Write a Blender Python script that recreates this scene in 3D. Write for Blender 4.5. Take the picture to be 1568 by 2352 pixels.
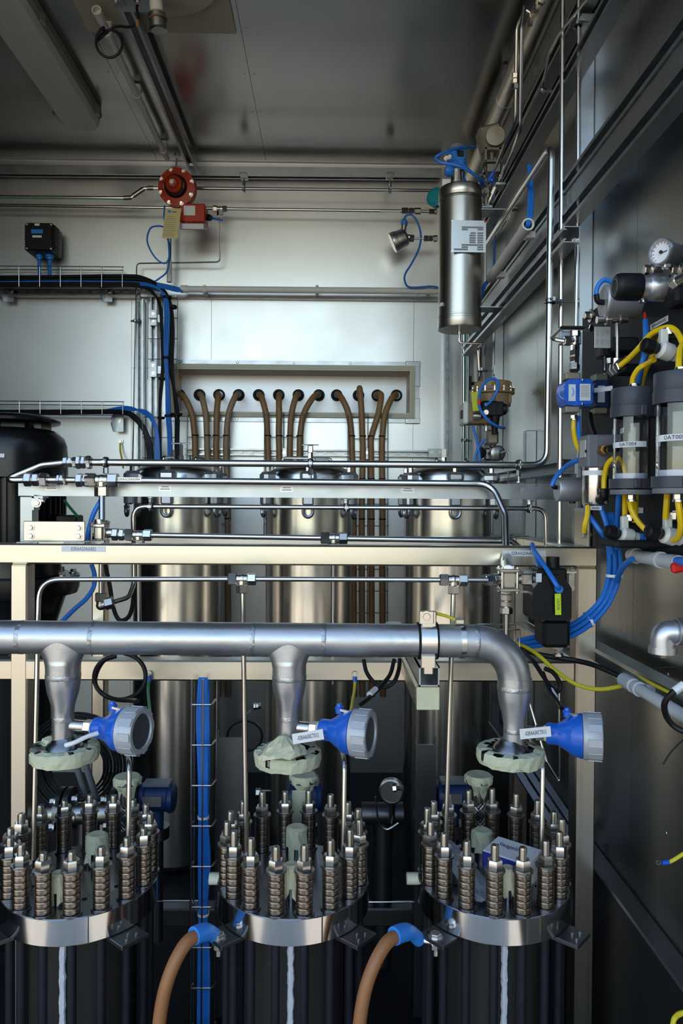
import bpy, math, random
from mathutils import Vector, Matrix, Quaternion
random.seed(7)
for o in list(bpy.data.objects): bpy.data.objects.remove(o)
V = Vector
SC = bpy.context.scene
COL = SC.collection
# ---------------------------------------------------------------- camera
F = 1700.0; CX, CY = 784.0, 1176.0
VPX, VPY, ROLL = 760.0, 1156.0, 0.0068      # where world +Y lands in the picture, and a slight roll
CZ = 1.30                                    # camera height above the container floor
yc = V(((VPX-CX)/F, (CY-VPY)/F, -1)).normalized()
xc = V((math.cos(ROLL), -math.sin(ROLL), 0)); xc = (xc - yc*xc.dot(yc)).normalized()
zc = xc.cross(yc)
WFC = Matrix((xc, yc, zc))                   # world from camera (rows are world axes seen by the camera)
cam_d = bpy.data.cameras.new('camera'); cam = bpy.data.objects.new('camera', cam_d); COL.objects.link(cam)
cam.matrix_world = Matrix.Translation((0, 0, CZ)) @ WFC.to_4x4()
cam_d.sensor_fit = 'VERTICAL'; cam_d.sensor_height = 36.0; cam_d.lens = 36.0*F/2352.0; cam_d.clip_start = 0.05
SC.camera = cam
# ---------------------------------------------------------------- world: hazy low-sun sky
world = bpy.data.worlds.new('sky'); SC.world = world; world.use_nodes = True
wn = world.node_tree.nodes; wl = world.node_tree.links
sky = wn.new('ShaderNodeTexSky'); sky.sky_type = 'NISHITA'; sky.sun_disc = False
sky.sun_elevation = math.radians(24); sky.sun_rotation = math.radians(0); sky.altitude = 100
sky.air_density = 1.0; sky.dust_density = 2.0; sky.ozone_density = 1.0
sun_d = bpy.data.lights.new('sun', 'SUN'); sun_d.energy = 15.0; sun_d.angle = .01; sun_d.color = (1, .88, .72)   # low sun standing behind the container
sun = bpy.data.objects.new('sun', sun_d); COL.objects.link(sun)
sun.rotation_euler = V((0, math.cos(sky.sun_elevation), math.sin(sky.sun_elevation))).to_track_quat('Z', 'Y').to_euler()
wb_ = wn.new('ShaderNodeMix'); wb_.data_type = 'RGBA'; wb_.blend_type = 'MULTIPLY'; wb_.inputs[0].default_value = 1
wb_.inputs[7].default_value = (1.08,1.0,.91, 1)   # uniform white balance
wl.new(sky.outputs[0], wb_.inputs[6]); wl.new(wb_.outputs[2], wn['Background'].inputs[0]); wn['Background'].inputs[1].default_value = .60
SC.view_settings.view_transform = 'Standard'; SC.view_settings.look = 'None'
SC.view_settings.gamma = 1.0; SC.view_settings.use_curve_mapping = False
SC.view_settings.exposure = 0.33
# ---------------------------------------------------------------- pixel -> place helpers
def P(x, y, d):
    r = WFC @ V(((x-CX)/F, (CY-y)/F, -1.0))
    return V((0, 0, CZ)) + r*(d/r.y)
def S(px, d): return px*d/F
# ---------------------------------------------------------------- materials
MT = {}
def mat(name, col, rough=.5, metal=0., var=0., vscale=6., stretch=(1,1,1), bump=0., bscale=40., rvar=0., spec=.5, trans=0., coat=0., ior=1.45, emit=None, bstretch=None):
    m = bpy.data.materials.new(name); m.use_nodes = True; nt = m.node_tree; b = nt.nodes['Principled BSDF']
    b.inputs['Base Color'].default_value = (*col, 1); b.inputs['Roughness'].default_value = rough
    b.inputs['Metallic'].default_value = metal; b.inputs['Specular IOR Level'].default_value = spec
    b.inputs['Transmission Weight'].default_value = trans; b.inputs['IOR'].default_value = ior
    b.inputs['Coat Weight'].default_value = coat
    if emit: b.inputs['Emission Color'].default_value = (*emit, 1); b.inputs['Emission Strength'].default_value = 1
    if var or rvar or bump:
        tc = nt.nodes.new('ShaderNodeTexCoord'); mp = nt.nodes.new('ShaderNodeMapping'); mp.inputs['Scale'].default_value = stretch
        nt.links.new(tc.outputs['Object'], mp.inputs[0])
        n = nt.nodes.new('ShaderNodeTexNoise'); n.inputs['Scale'].default_value = vscale; n.inputs['Detail'].default_value = 6
        nt.links.new(mp.outputs[0], n.inputs['Vector'])
        if var:
            mx = nt.nodes.new('ShaderNodeMix'); mx.data_type = 'RGBA'
            mx.inputs[6].default_value = (*[c*(1-var) for c in col], 1); mx.inputs[7].default_value = (*[min(1, c*(1+var)) for c in col], 1)
            nt.links.new(n.outputs[0], mx.inputs[0]); nt.links.new(mx.outputs[2], b.inputs['Base Color'])
        if rvar:
            mr = nt.nodes.new('ShaderNodeMapRange'); mr.inputs[1].default_value = .3; mr.inputs[2].default_value = .7
            mr.inputs[3].default_value = max(.02, rough-rvar); mr.inputs[4].default_value = rough+rvar
            nt.links.new(n.outputs[0], mr.inputs[0]); nt.links.new(mr.outputs[0], b.inputs['Roughness'])
        if bump:
            m2 = nt.nodes.new('ShaderNodeMapping'); m2.inputs['Scale'].default_value = bstretch or stretch
            nt.links.new(tc.outputs['Object'], m2.inputs[0])
            n2 = nt.nodes.new('ShaderNodeTexNoise'); n2.inputs['Scale'].default_value = bscale; n2.inputs['Detail'].default_value = 3
            nt.links.new(m2.outputs[0], n2.inputs['Vector'])
            bp = nt.nodes.new('ShaderNodeBump'); bp.inputs['Strength'].default_value = bump; bp.inputs['Distance'].default_value = .01
            nt.links.new(n2.outputs[0], bp.inputs['Height']); nt.links.new(bp.outputs[0], b.inputs['Normal'])
    MT[name] = m; return m
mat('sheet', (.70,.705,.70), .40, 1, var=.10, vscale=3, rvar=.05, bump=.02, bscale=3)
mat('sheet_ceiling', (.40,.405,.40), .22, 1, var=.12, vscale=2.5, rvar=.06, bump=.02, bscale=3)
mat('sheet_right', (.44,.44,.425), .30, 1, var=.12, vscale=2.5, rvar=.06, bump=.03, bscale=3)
mat('zinc', (.42,.44,.46), .36, 1, var=.22, vscale=26, stretch=(.5,1,1), rvar=.08)
mat('stainless', (.64,.62,.59), .22, 1, var=.03, vscale=30)
mat('fitting', (.68,.64,.59), .27, 1, var=.06, vscale=40)
mat('fitting_dark', (.36,.35,.33), .32, 1, var=.1, vscale=40)
mat('tank_steel', (.86,.82,.76), .22, 1, var=.06, vscale=8, stretch=(1,1,.1), rvar=.04)
mat('lid_steel', (.66,.66,.66), .22, 1, var=.05, vscale=8)
mat('frame_steel', (.64,.585,.50), .30, 1, var=.11, vscale=5, stretch=(.12,8,8), rvar=.05)
mat('frame_steel_v', (.64,.585,.50), .30, 1, var=.11, vscale=5, stretch=(8,8,.12), rvar=.05)
mat('pickled', (.50,.50,.51), .38, .9, var=.22, vscale=9, rvar=.1, bump=.05, bscale=60)
mat('weld', (.42,.42,.43), .42, .9, var=.2, vscale=60, bump=.3, bscale=90)
mat('plate_steel', (.24,.24,.255), .26, 1, var=.12, vscale=14, rvar=.08)
mat('rim_steel', (.86,.84,.81), .13, 1, var=.06, vscale=5, stretch=(1,1,8))
mat('stud_steel', (.30,.28,.255), .30, 1, var=.15, vscale=80)
mat('spring_steel', (.40,.345,.29), .26, 1, var=.2, vscale=60)
mat('dark_steel', (.12,.12,.13), .35, .9, var=.2, vscale=20)
mat('rod', (.016,.017,.024), .45, .2, var=.2, vscale=15, spec=.3)
mat('cell_wrap', (.020,.019,.018), .7, 0, var=.3, vscale=30, stretch=(.1,.1,20))
mat('canister_steel', (.50,.47,.42), .32, 1, var=.12, vscale=7, stretch=(1,1,.3), rvar=.06)
mat('black_paint', (.005,.005,.006), .26, 0, var=.1, vscale=20, spec=.4)
mat('black_plastic', (.008,.008,.009), .42, 0, var=.15, vscale=40, spec=.28)
mat('black_rubber', (.008,.008,.008), .6, 0, var=.2, vscale=50, spec=.25)
mat('black_panel', (.010,.0105,.012), .5, 0, var=.15, vscale=12, spec=.22)
mat('dark_cable', (.008,.008,.009), .42, 0, var=.2, vscale=60, spec=.3)
mat('floor_dark', (.010,.011,.014), .6, 0, var=.3, vscale=10, spec=.25)
mat('blue_cable', (.020,.165,.60), .38, 0, var=.1, vscale=30)
mat('blue_plastic', (.008,.095,.50), .30, 0, var=.08, vscale=20, coat=.25)
mat('blue_light', (.03,.22,.70), .4, 0, var=.08, vscale=20)
mat('blue_shaded', (.006,.03,.11), .4, 0, var=.15, vscale=20)  # darker copy of the blue plastic, shade put into the colour
mat('blue_navy_paper', (.02,.03,.30), .6, 0, var=.05, vscale=20)
mat('yellow_tube', (.78,.50,.01), .32, 0, var=.08, vscale=20)
mat('earth_wire', (.60,.50,.02), .45, 0, var=.1, vscale=20)
mat('green_wire', (.01,.20,.07), .45, 0, var=.1, vscale=20)
mat('green_stripe', (.01,.30,.20), .4, 0, var=.1, vscale=20)
mat('hose_brown', (.27,.145,.062), .50, 0, var=.16, vscale=18, bump=.06, bscale=80)
mat('hose_grey', (.30,.195,.108), .50, 0, var=.16, vscale=18, bump=.06, bscale=80)
mat('hose_orange', (.30,.125,.05), .48, 0, var=.12, vscale=18)
mat('gasket', (.52,.50,.40), .6, 0, var=.06, vscale=15)
mat('cream_plate', (.42,.38,.27), .5, 0, var=.06, vscale=6)
mat('lining', (.66,.57,.43), .5, 0, var=.05, vscale=6)
mat('recess_white', (.62,.63,.66), .42, .7, var=.08, vscale=4)
mat('pvc', (.68,.66,.62), .5, 0, var=.05, vscale=10)
mat('pvc_light', (.50,.51,.53), .45, 0, var=.05, vscale=10)
mat('red_paint', (.42,.035,.012), .42, 0, var=.12, vscale=20)
mat('red_plastic', (.60,.01,.01), .4, 0, var=.05, vscale=20)
mat('tag_yellow', (.62,.50,.24), .7, 0, var=.05, vscale=30)
mat('tag_lime', (.50,.55,.03), .6, 0, var=.1, vscale=40)
mat('sticker_lime', (.55,.70,.02), .5, 0, var=.04, vscale=20)
mat('paper', (.72,.72,.74), .6, 0, var=.03, vscale=20)
mat('paper_print', (.60,.61,.63), .6, 0, var=.14, vscale=160, stretch=(1,1,4))
mat('ink', (.02,.02,.025), .6, 0, var=.05, vscale=20)
mat('ink_blue', (.01,.02,.16), .6, 0, var=.05, vscale=20)
mat('ink_grey', (.22,.22,.24), .6, 0, var=.05, vscale=20)
mat('tan_paint', (.27,.18,.09), .45, 0, var=.1, vscale=20)
mat('tan_metal', (.26,.23,.185), .42, .5, var=.1, vscale=20)
mat('white_plastic', (.62,.61,.56), .4, 0, var=.05, vscale=15)
mat('grey_plastic', (.052,.055,.068), .40, 0, var=.06, vscale=15, spec=.35)
mat('grey_light', (.15,.155,.175), .40, 0, var=.05, vscale=15, spec=.35)
mat('alu', (.56,.56,.59), .35, .9, var=.06, vscale=15)
mat('alu_matte', (.42,.41,.43), .45, .6, var=.06, vscale=15)
mat('teal', (.01,.22,.25), .4, 0, var=.1, vscale=20)
mat('tape', (.50,.51,.36), .62, 0, var=.10, vscale=25, bump=.35, bscale=28)
mat('tape_cream', (.58,.55,.37), .62, 0, var=.10, vscale=25, bump=.35, bscale=28)
mat('rope_white', (.62,.64,.74), .7, 0, var=.1, vscale=80, bump=.3, bscale=120)
mat('brass', (.42,.27,.09), .35, 1, var=.12, vscale=20)
mat('nameplate', (.55,.55,.53), .32, .85, var=.08, vscale=10)
mat('acrylic', (.97,.98,1.0), .02, 0, trans=1.0, ior=1.38)
mat('dial_glass', (.98,.98,.98), .02, 0, trans=1.0, ior=1.2)
mat('bag_plastic', (.55,.58,.66), .30, 0, trans=.55, ior=1.15, bump=.6, bscale=14)
mat('lens_plastic', (.66,.63,.57), .30, 0, trans=.12, ior=1.3)
mat('lamp_grey', (.20,.18,.15), .5, 0, var=.05, vscale=10)
mat('ground_mat', (.30,.27,.215), .85, 0, var=.2, vscale=2)
mat('shade_apron_mat', (.17,.17,.165), .85, 0, var=.25, vscale=3)
mat('lid_paint', (.40,.41,.45), .42, .25, var=.05, vscale=20)
mat('polished_cast', (.80,.79,.77), .30, 1, var=.04, vscale=20)
mat('rust', (.20,.09,.05), .7, .2, var=.3, vscale=25)
mat('liquid', (.62,.68,.80), .3, 0, var=.05, vscale=20)
# ---------------------------------------------------------------- mesh builder
ORI = {}
def axes(n):
    n = n.normalized(); a = V((0,0,1)) if abs(n.z) < .9 else V((1,0,0))
    u = a.cross(n).normalized(); return u, n.cross(u)
def fillet(pts, bend, k=5):
    pts = [V(p) for p in pts]
    if bend <= 0 or len(pts) < 3: return pts
    out = [pts[0]]
    for i in range(1, len(pts)-1):
        a, b, c = pts[i-1], pts[i], pts[i+1]; u = (a-b); w = (c-b); lu, lw = u.length, w.length
        if lu < 1e-6 or lw < 1e-6: continue
        u /= lu; w /= lw; ang = u.angle(w)
        if ang > 3.05: out.append(b); continue
        t = min(bend/math.tan(ang/2), .48*lu, .48*lw); p0 = b+u*t; p1 = b+w*t
        for j in range(k+1):
            s = j/k; out.append(p0*(1-s)**2 + b*2*s*(1-s) + p1*s*s)
    out.append(pts[-1]); return out
def spline(pts, k=6):
    pts = [V(p) for p in pts]; q = [pts[0]*2-pts[1]] + pts + [pts[-1]*2-pts[-2]]; out = []
    for i in range(1, len(q)-2):
        a, b, c, d = q[i-1:i+3]
        for j in range(k):
            t = j/k; out.append(.5*((2*b)+(c-a)*t+(2*a-5*b+4*c-d)*t*t+(3*b-a-3*c+d)*t**3))
    out.append(pts[-1]); return out
class MB:
    def __init__(s): s.v = []; s.f = []
    def add(s, vs, fs):
        k = len(s.v); s.v += [V(p) for p in vs]; s.f += [tuple(i+k for i in f) for f in fs]; return s
    def box(s, c, size, rot=None, bev=.0):
        c = V(c); hx, hy, hz = [max(a/2, 1e-5) for a in size]; bev = min(bev, hx*.6, hy*.6, hz*.6)
        R = rot or Matrix.Identity(3)
        if bev <= 0:
            vs = [(x, y, z) for x in (-hx,hx) for y in (-hy,hy) for z in (-hz,hz)]
            fs = [(0,1,3,2),(4,6,7,5),(0,4,5,1),(2,3,7,6),(0,2,6,4),(1,5,7,3)]
        else:
            vs = []; idx = {}
            for sx in (-1,1):
                for sy in (-1,1):
                    for sz in (-1,1):
                        for a in range(3):
                            p = [sx*(hx-bev), sy*(hy-bev), sz*(hz-bev)]; p[a] = (sx*hx, sy*hy, sz*hz)[a]
                            idx[(sx,sy,sz,a)] = len(vs); vs.append(tuple(p))
            fs = []
            def quad(a, sg):
                b, cc = (a+1) % 3, (a+2) % 3; q = []
                for (i, j) in ((-1,-1),(1,-1),(1,1),(-1,1)):
                    k = [0,0,0]; k[a] = sg; k[b] = i; k[cc] = j; q.append(idx[(*k, a)])
                fs.append(tuple(q if sg > 0 else q[::-1]))
            for a in range(3):
                quad(a, 1); quad(a, -1)
                b, cc = (a+1) % 3, (a+2) % 3
                for i in (-1,1):
                    for j in (-1,1):
                        k0 = [0,0,0]; k0[a] = -1; k0[b] = i; k0[cc] = j; k1 = list(k0); k1[a] = 1
                        q = [idx[(*k0,b)], idx[(*k1,b)], idx[(*k1,cc)], idx[(*k0,cc)]]
                        fs.append(tuple(q if i*j > 0 else q[::-1]))
            for sx in (-1,1):
                for sy in (-1,1):
                    for sz in (-1,1):
                        q = [idx[(sx,sy,sz,a)] for a in range(3)]; fs.append(tuple(q if sx*sy*sz > 0 else q[::-1]))
        return s.add([c + R @ V(p) for p in vs], fs)
    def lathe(s, a, axis, prof, n=24, ang0=0., squash=None, jit=0., open_=False):
        a = V(a); w = V(axis).normalized(); u, v = axes(w); vs = []; fs = []
        for (t, r) in prof:
            for i in range(n):
                th = ang0 + 2*math.pi*i/n; rr = r*(1+(random.uniform(-jit, jit) if jit else 0)); tt = t + (random.uniform(-jit, jit)*r*.6 if jit else 0)
                vs.append(a + w*tt + (u*math.cos(th)+v*math.sin(th))*rr)
        m = len(prof)
        for j in range(m-1):
            for i in range(n):
                i2 = (i+1) % n; fs.append((j*n+i, j*n+i2, (j+1)*n+i2, (j+1)*n+i))
        if not open_:
            if prof[0][1] > 1e-6: fs.append(tuple(range(n))[::-1])
            if prof[-1][1] > 1e-6: fs.append(tuple((m-1)*n+i for i in range(n)))
        return s.add(vs, fs)
    def cyl(s, a, b, r, n=16, r2=None):
        a, b = V(a), V(b); return s.lathe(a, b-a, [(0, r), ((b-a).length, r if r2 is None else r2)], n)
    def ring(s, c, axis, r0, r1, h, n=24):
        w = V(axis).normalized()*h
        return s.lathe(V(c)-w/2, axis, [(0, r0), (0, r1), (h, r1), (h, r0), (0, r0)], n, open_=True)
    def hexa(s, a, b, r, ch=.12):
        a, b = V(a), V(b); L = (b-a).length; c = min(ch*r, L*.3)
        return s.lathe(a, b-a, [(0, r*.88), (c, r), (L-c, r), (L, r*.88)], 6, ang0=.2)
    def sph(s, c, r, n=14, sx=(1,1,1)):
        c = V(c); vs = []; fs = []; m = n//2
        for j in range(m+1):
            ph = math.pi*j/m
            for i in range(n):
                th = 2*math.pi*i/n; vs.append(c+V((r*sx[0]*math.sin(ph)*math.cos(th), r*sx[1]*math.sin(ph)*math.sin(th), r*sx[2]*math.cos(ph))))
        for j in range(m):
            for i in range(n): i2 = (i+1) % n; fs.append((j*n+i, (j+1)*n+i, (j+1)*n+i2, j*n+i2))
        return s.add(vs, fs)
    def sweep(s, pts, r, n=10, caps=True):
        pts = [V(p) for p in pts]; pts = [p for i, p in enumerate(pts) if i == 0 or (p-pts[i-1]).length > 1e-6]
        t0 = (pts[1]-pts[0]).normalized(); u, v = axes(t0); vs = []; fs = []; m = len(pts)
        rr = r if callable(r) else (lambda k: r)
        for i, p in enumerate(pts):
            t = ((pts[min(i+1, m-1)]-p).normalized() + (p-pts[max(i-1, 0)]).normalized())
            t = t.normalized() if t.length > 1e-6 else t0
            q = t0.rotation_difference(t); u = q @ u; v = q @ v; t0 = t
            for k in range(n):
                th = 2*math.pi*k/n; vs.append(p+(u*math.cos(th)+v*math.sin(th))*rr(i/(m-1)))
        for j in range(m-1):
            for k in range(n): k2 = (k+1) % n; fs.append((j*n+k, j*n+k2, (j+1)*n+k2, (j+1)*n+k))
        if caps: fs.append(tuple(range(n))[::-1]); fs.append(tuple((m-1)*n+k for k in range(n)))
        return s.add(vs, fs)
    def tube(s, pts, r, bend=.03, n=10, k=5): return s.sweep(fillet(pts, bend, k), r, n)
    def prism(s, poly, o, u, v, w):
        o, u, v, w = V(o), V(u), V(v), V(w); n = len(poly)
        vs = [o+u*a+v*b for a, b in poly] + [o+u*a+v*b+w for a, b in poly]
        fs = [(i, (i+1) % n, n+(i+1) % n, n+i) for i in range(n)] + [tuple(range(n))[::-1], tuple(range(n, 2*n))]
        if u.cross(v).dot(w) < 0: fs = [f[::-1] for f in fs]
        return s.add(vs, fs)
    def quad(s, a, b, c, d): return s.add([a, b, c, d], [(0,1,2,3)])
    def mesh(s, name, material, off=V((0,0,0)), smooth=True):
        me = bpy.data.meshes.new(name); me.from_pydata([tuple(p-off) for p in s.v], [], s.f); me.update()
        if smooth:
            me.polygons.foreach_set('use_smooth', [True]*len(me.polygons)); me.set_sharp_from_angle(angle=math.radians(36))
        if material: me.materials.append(MT[material])
        return me
    def obj(s, name, material, parent=None, label=None, cat=None, group=None, kind=None, smooth=True):
        if parent is None:
            xs = [p.x for p in s.v]; ys = [p.y for p in s.v]; zs = [p.z for p in s.v]
            off = V(((min(xs)+max(xs))/2, (min(ys)+max(ys))/2, min(zs)))
        else: off = ORI[parent.name]
        o = bpy.data.objects.new(name, s.mesh(name, material, off, smooth)); COL.objects.link(o)
        if parent is None: o.location = off
        else: o.parent = parent
        ORI[o.name] = off
        return tag(o, label, cat, group, kind)
def tag(o, label=None, cat=None, group=None, kind=None):
    if label: o['label'] = label
    if cat: o['category'] = cat
    if group: o['group'] = group
    if kind: o['kind'] = kind
    return o
def thing(name, loc, label=None, cat=None, group=None, kind=None):
    o = bpy.data.objects.new(name, None); COL.objects.link(o); o.location = loc; o.empty_display_size = .02; ORI[o.name] = V(loc)
    return tag(o, label, cat, group, kind)
def inst(name, me, parent, world_loc=None, rot=None, local=None):
    o = bpy.data.objects.new(name, me); COL.objects.link(o); o.parent = parent
    o.location = local if local is not None else V(world_loc)-ORI[parent.name]
    if rot is not None: o.rotation_euler = rot
    ORI[o.name] = ORI[parent.name]; return o
def lettering(txt, c, u, v, h, material, parent, name='lettering', width=None, shear=0.):
    cu = bpy.data.curves.new('t', 'FONT'); cu.body = txt; cu.size = 1; cu.align_x = 'CENTER'; cu.align_y = 'CENTER'; cu.resolution_u = 2; cu.shear = shear
    to = bpy.data.objects.new('t', cu); me = bpy.data.meshes.new_from_object(to); bpy.data.objects.remove(to); bpy.data.curves.remove(cu)
    u = V(u).normalized(); v = V(v).normalized(); n = u.cross(v).normalized()
    xs = [p.co.x for p in me.vertices] or [0]; w0 = max(max(xs)-min(xs), 1e-3)
    sx = width/w0 if width else h; off = ORI[parent.name]
    for p in me.vertices: p.co = V(c)+u*(p.co.x*sx)+v*(p.co.y*h)+n*.0006-off
    me.materials.append(MT[material]); me.name = name
    o = bpy.data.objects.new(name, me); COL.objects.link(o); o.parent = parent; ORI[o.name] = off; return o
def sticker(parent, c, u, v, w, h, txt=None, th=None, m='paper', ink='ink', name='sticker', tw=None, thick=.0008):
    u = V(u).normalized(); v = V(v).normalized(); n = u.cross(v).normalized(); c = V(c)
    R = Matrix((u, v, n)).transposed()
    o = MB().box(c, (w, h, thick), R).obj(name, m, parent)
    if txt: lettering(txt, c+n*thick*.6, u, v, th or h*.7, ink, o, width=tw)
    return o
C41 = [(-.0205,0),(.0205,0),(.0205,.041),(.011,.041),(.011,.034),(.0135,.034),(.0135,.0385),(.018,.0385),(.018,.0025),(-.018,.0025),(-.018,.0385),(-.0135,.0385),(-.0135,.034),(-.011,.034),(-.011,.041),(-.0205,.041)]
def strut(mb, a, b, back, s=1.0):
    """C-channel from a to b; `back` = direction from the slot towards the closed back; a,b on the open face centre line"""
    a, b = V(a), V(b); w = b-a; bk = V(back).normalized(); u = w.normalized().cross(bk)
    mb.prism([(x*s, (y-.041)*s) for x, y in C41], a, u, -bk, w); return mb
def nutm(mb, a, d, rt, L=None):
    d = V(d).normalized(); return mb.hexa(V(a), V(a)+d*(L or rt*3.0), rt*2.15)
def tee(parent, c, dirs, rt, m='fitting', mn='fitting', arm=None):
    """compression tee or elbow: body plus a nut on every arm"""
    c = V(c); arm = arm or rt*3.2; b = MB().sph(c, rt*1.75, 12)
    for d in dirs: d = V(d).normalized(); b.cyl(c, c+d*arm, rt*1.6, 12)
    o = b.obj('tee_body', m, parent)
    for d in dirs: d = V(d).normalized(); nutm(MB(), c+d*arm, d, rt).obj('nut', mn, o)
    return o
def union(parent, a, b, rt, m='fitting', big=1.0):
    a, b = V(a), V(b); w = b-a; L = w.length; w /= L; r = rt*2.1*big
    o = MB().hexa(a+w*L*.36, a+w*L*.64, r*.95).cyl(a, b, rt*1.35, 12).obj('union_body', m, parent)
    MB().hexa(a, a+w*L*.33, r).obj('nut', m, o); MB().hexa(b, b-w*L*.33, r).obj('nut', m, o)
    return o
def clamp(parent, c, axis, rt, base, m='zinc'):
    """rubber lined pipe clamp with a threaded stem to `base`"""
    c = V(c); axis = V(axis).normalized(); base = V(base); d = (base-c).normalized(); side = axis.cross(d)
    o = MB().ring(c, axis, rt, rt+.0035, .013).obj('clamp', 'dark_cable', parent)
    mb = MB().ring(c, axis, rt+.0034, rt+.0055, .009)
    R = Matrix((axis, side, d)).transposed()
    for sg in (-1, 1): mb.box(c+side*sg*(rt+.011), (.010, .014, .007), R); mb.cyl(c+side*sg*(rt+.012)-d*.010, c+side*sg*(rt+.012)+d*.010, .0022, 8)
    mb.obj('clamp_band', m, o)
    L = (base-c).length
    MB().cyl(c+d*(rt+.004), base, .0032, 8).hexa(c+d*(rt+.005), c+d*(rt+.005+min(.016, L*.4)), .0072).cyl(base-d*.003, base, .013, 12).obj('clamp_stem', m, o)
    return o
def bolt(parent, c, n, r=.008, h=.005, m='fitting', name='bolt'):
    n = V(n).normalized(); return MB().cyl(c, V(c)+n*h*.25, r*1.35, 14).hexa(V(c)+n*h*.25, V(c)+n*h, r).obj(name, m, parent)
ORD = ['first','second','third','fourth','fifth','sixth','seventh','eighth','ninth','tenth','eleventh','twelfth']
EX, EY, EZ = V((1,0,0)), V((0,1,0)), V((0,0,1))
# ================================================================ the container shell
DB, XW, XL, YF = 3.55, .70, -1.72, 1.0
ZC = CZ+1.62
def X_(px, d): return P(px, 1156, d).x
def Z_(py, d, px=760): return P(px, py, d).z
MB().box((-1.1, -40, -.98), (160, 82, .1)).obj('ground', 'ground_mat', kind='structure')
MB().box((-.5, -1.6, -.915), (14, 5.2, .03)).obj('shade_apron', 'shade_apron_mat', kind='structure')  # dark paving added out of view to dim light off the near ground
fl = MB().box(((XL+XW)/2, (YF+DB)/2, -.05), (XW-XL+.2, DB-YF+.2, .1)).obj('floor', 'floor_dark', kind='structure')
MB().box(((XL+XW)/2, YF+.03, -.45), (XW-XL+.2, .12, .9)).obj('trim_sill', 'dark_steel', kind='structure')
# ceiling: base sheet and the three sheets that show seams
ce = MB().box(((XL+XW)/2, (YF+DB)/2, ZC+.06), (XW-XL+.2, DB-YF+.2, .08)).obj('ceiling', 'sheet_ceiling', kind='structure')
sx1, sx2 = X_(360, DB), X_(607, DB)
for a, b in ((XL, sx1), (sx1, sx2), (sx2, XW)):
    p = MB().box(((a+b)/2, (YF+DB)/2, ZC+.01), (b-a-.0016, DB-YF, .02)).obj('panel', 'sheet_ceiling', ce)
    for xx in (a+.018, b-.018):
        for k in range(9):
            yy = YF+.2+k*.27
            MB().lathe((xx, yy, ZC+.001), (0,0,-1), [(0,.0045),(.002,.003),(.0021,0)], 8).obj('screw', 'zinc', p)
# back wall: a backing sheet with separate facing panels round the hose recess
wb = MB().box(((XL+XW)/2, DB+.19, ZC/2), (XW-XL+.2, .06, ZC+.1)).obj('wall_back', 'sheet', kind='structure')
ztr = Z_(685, DB); rz0, rz1 = Z_(951, DB), Z_(849, DB); rx0, rx1 = X_(398, DB), X_(941, DB)
def bpan(x0, x1, z0, z1, d0=0.0):
    return MB().box(((x0+x1)/2, DB+.08+d0/2, (z0+z1)/2), (x1-x0-.0015, .16-d0, z1-z0-.0015)).obj('panel', 'sheet', wb)
xa, xb_, xl300 = X_(483, DB), X_(947, DB), X_(300, DB)
bpan(XL, XW, ztr, ZC)
bpan(XL, xl300, 0, ztr, .006); bpan(xl300, xa, rz1, ztr, .006); bpan(xa, xb_, rz1, ztr, .006)
bpan(xl300, rx0, rz0, rz1, .006); bpan(xl300, xb_, 0, rz0, .006)
bpan(rx1, xb_, rz0, rz1, .006); bpan(xb_, XW, 0, ztr, .006)
rec = MB()
rec.box(((rx0+rx1)/2, DB+.155, (rz0+rz1)/2), (rx1-rx0, .006, rz1-rz0))
rec.obj('recess_back', 'recess_white', wb)
rf = MB(); t = .006
rf.box(((rx0+rx1)/2, DB+.07, rz1-t/2), (rx1-rx0, .17, t)).box(((rx0+rx1)/2, DB+.07, rz0+t/2), (rx1-rx0, .17, t))
rf.box((rx1-t/2, DB+.07, (rz0+rz1)/2), (t, .17, rz1-rz0-2*t)).box((rx0+t/2, DB+.07, (rz0+rz1)/2), (t, .17, rz1-rz0-2*t))
rf.obj('recess_lining', 'lining', wb)
g = MB(); gw = S(9, DB)
def rectframe(mb, x0, x1, z0, z1, w, y, th):
    mb.box(((x0+x1)/2, y, z1+w/2), (x1-x0+2*w, th, w)).box(((x0+x1)/2, y, z0-w/2), (x1-x0+2*w, th, w))
    mb.box((x1+w/2, y, (z0+z1)/2), (w, th, z1-z0)).box((x0-w/2, y, (z0+z1)/2), (w, th, z1-z0))
rectframe(g, rx0, rx1, rz0, rz1, gw, DB-.008, .02); g.obj('recess_gasket', 'gasket', wb)
fr = MB(); rectframe(fr, rx0-gw, rx1+gw, rz0-gw, rz1+gw, S(10, DB), DB-.002, .006); ro = fr.obj('recess_frame', 'zinc', wb)
fw = gw+S(5, DB)
for zz in (rz1+fw, rz0-fw):
    for k in range(5): bolt(ro, (rx1-.02-k*.27, DB-.004, zz), (0,-1,0), .0045, .004)
    MB().box((rx1+gw*.5, DB-.004, zz), (S(34, DB), .006, S(13, DB)), bev=.002).obj('corner_plate', 'zinc', wb)
for zz in (rz1-.03, rz0+.03): MB().box((rx1+fw, DB-.004, zz), (S(13, DB), .006, S(46, DB)), bev=.002).obj('corner_plate', 'zinc', wb)
GX = [412,458,503,548,594,640,685,732,773,823,866,910]
for i, gx in enumerate(GX):
    c = P(gx, 907+i*.12, DB+.148)
    MB().ring(c, (0,1,0), .019, .0290, .012, 24).obj('grommet', 'black_rubber', wb)
    MB().cyl(c+V((0,.004,0)), c+V((0,.0045,0)), .019, 20).obj('grommet_hole', 'black_rubber', wb)
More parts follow.
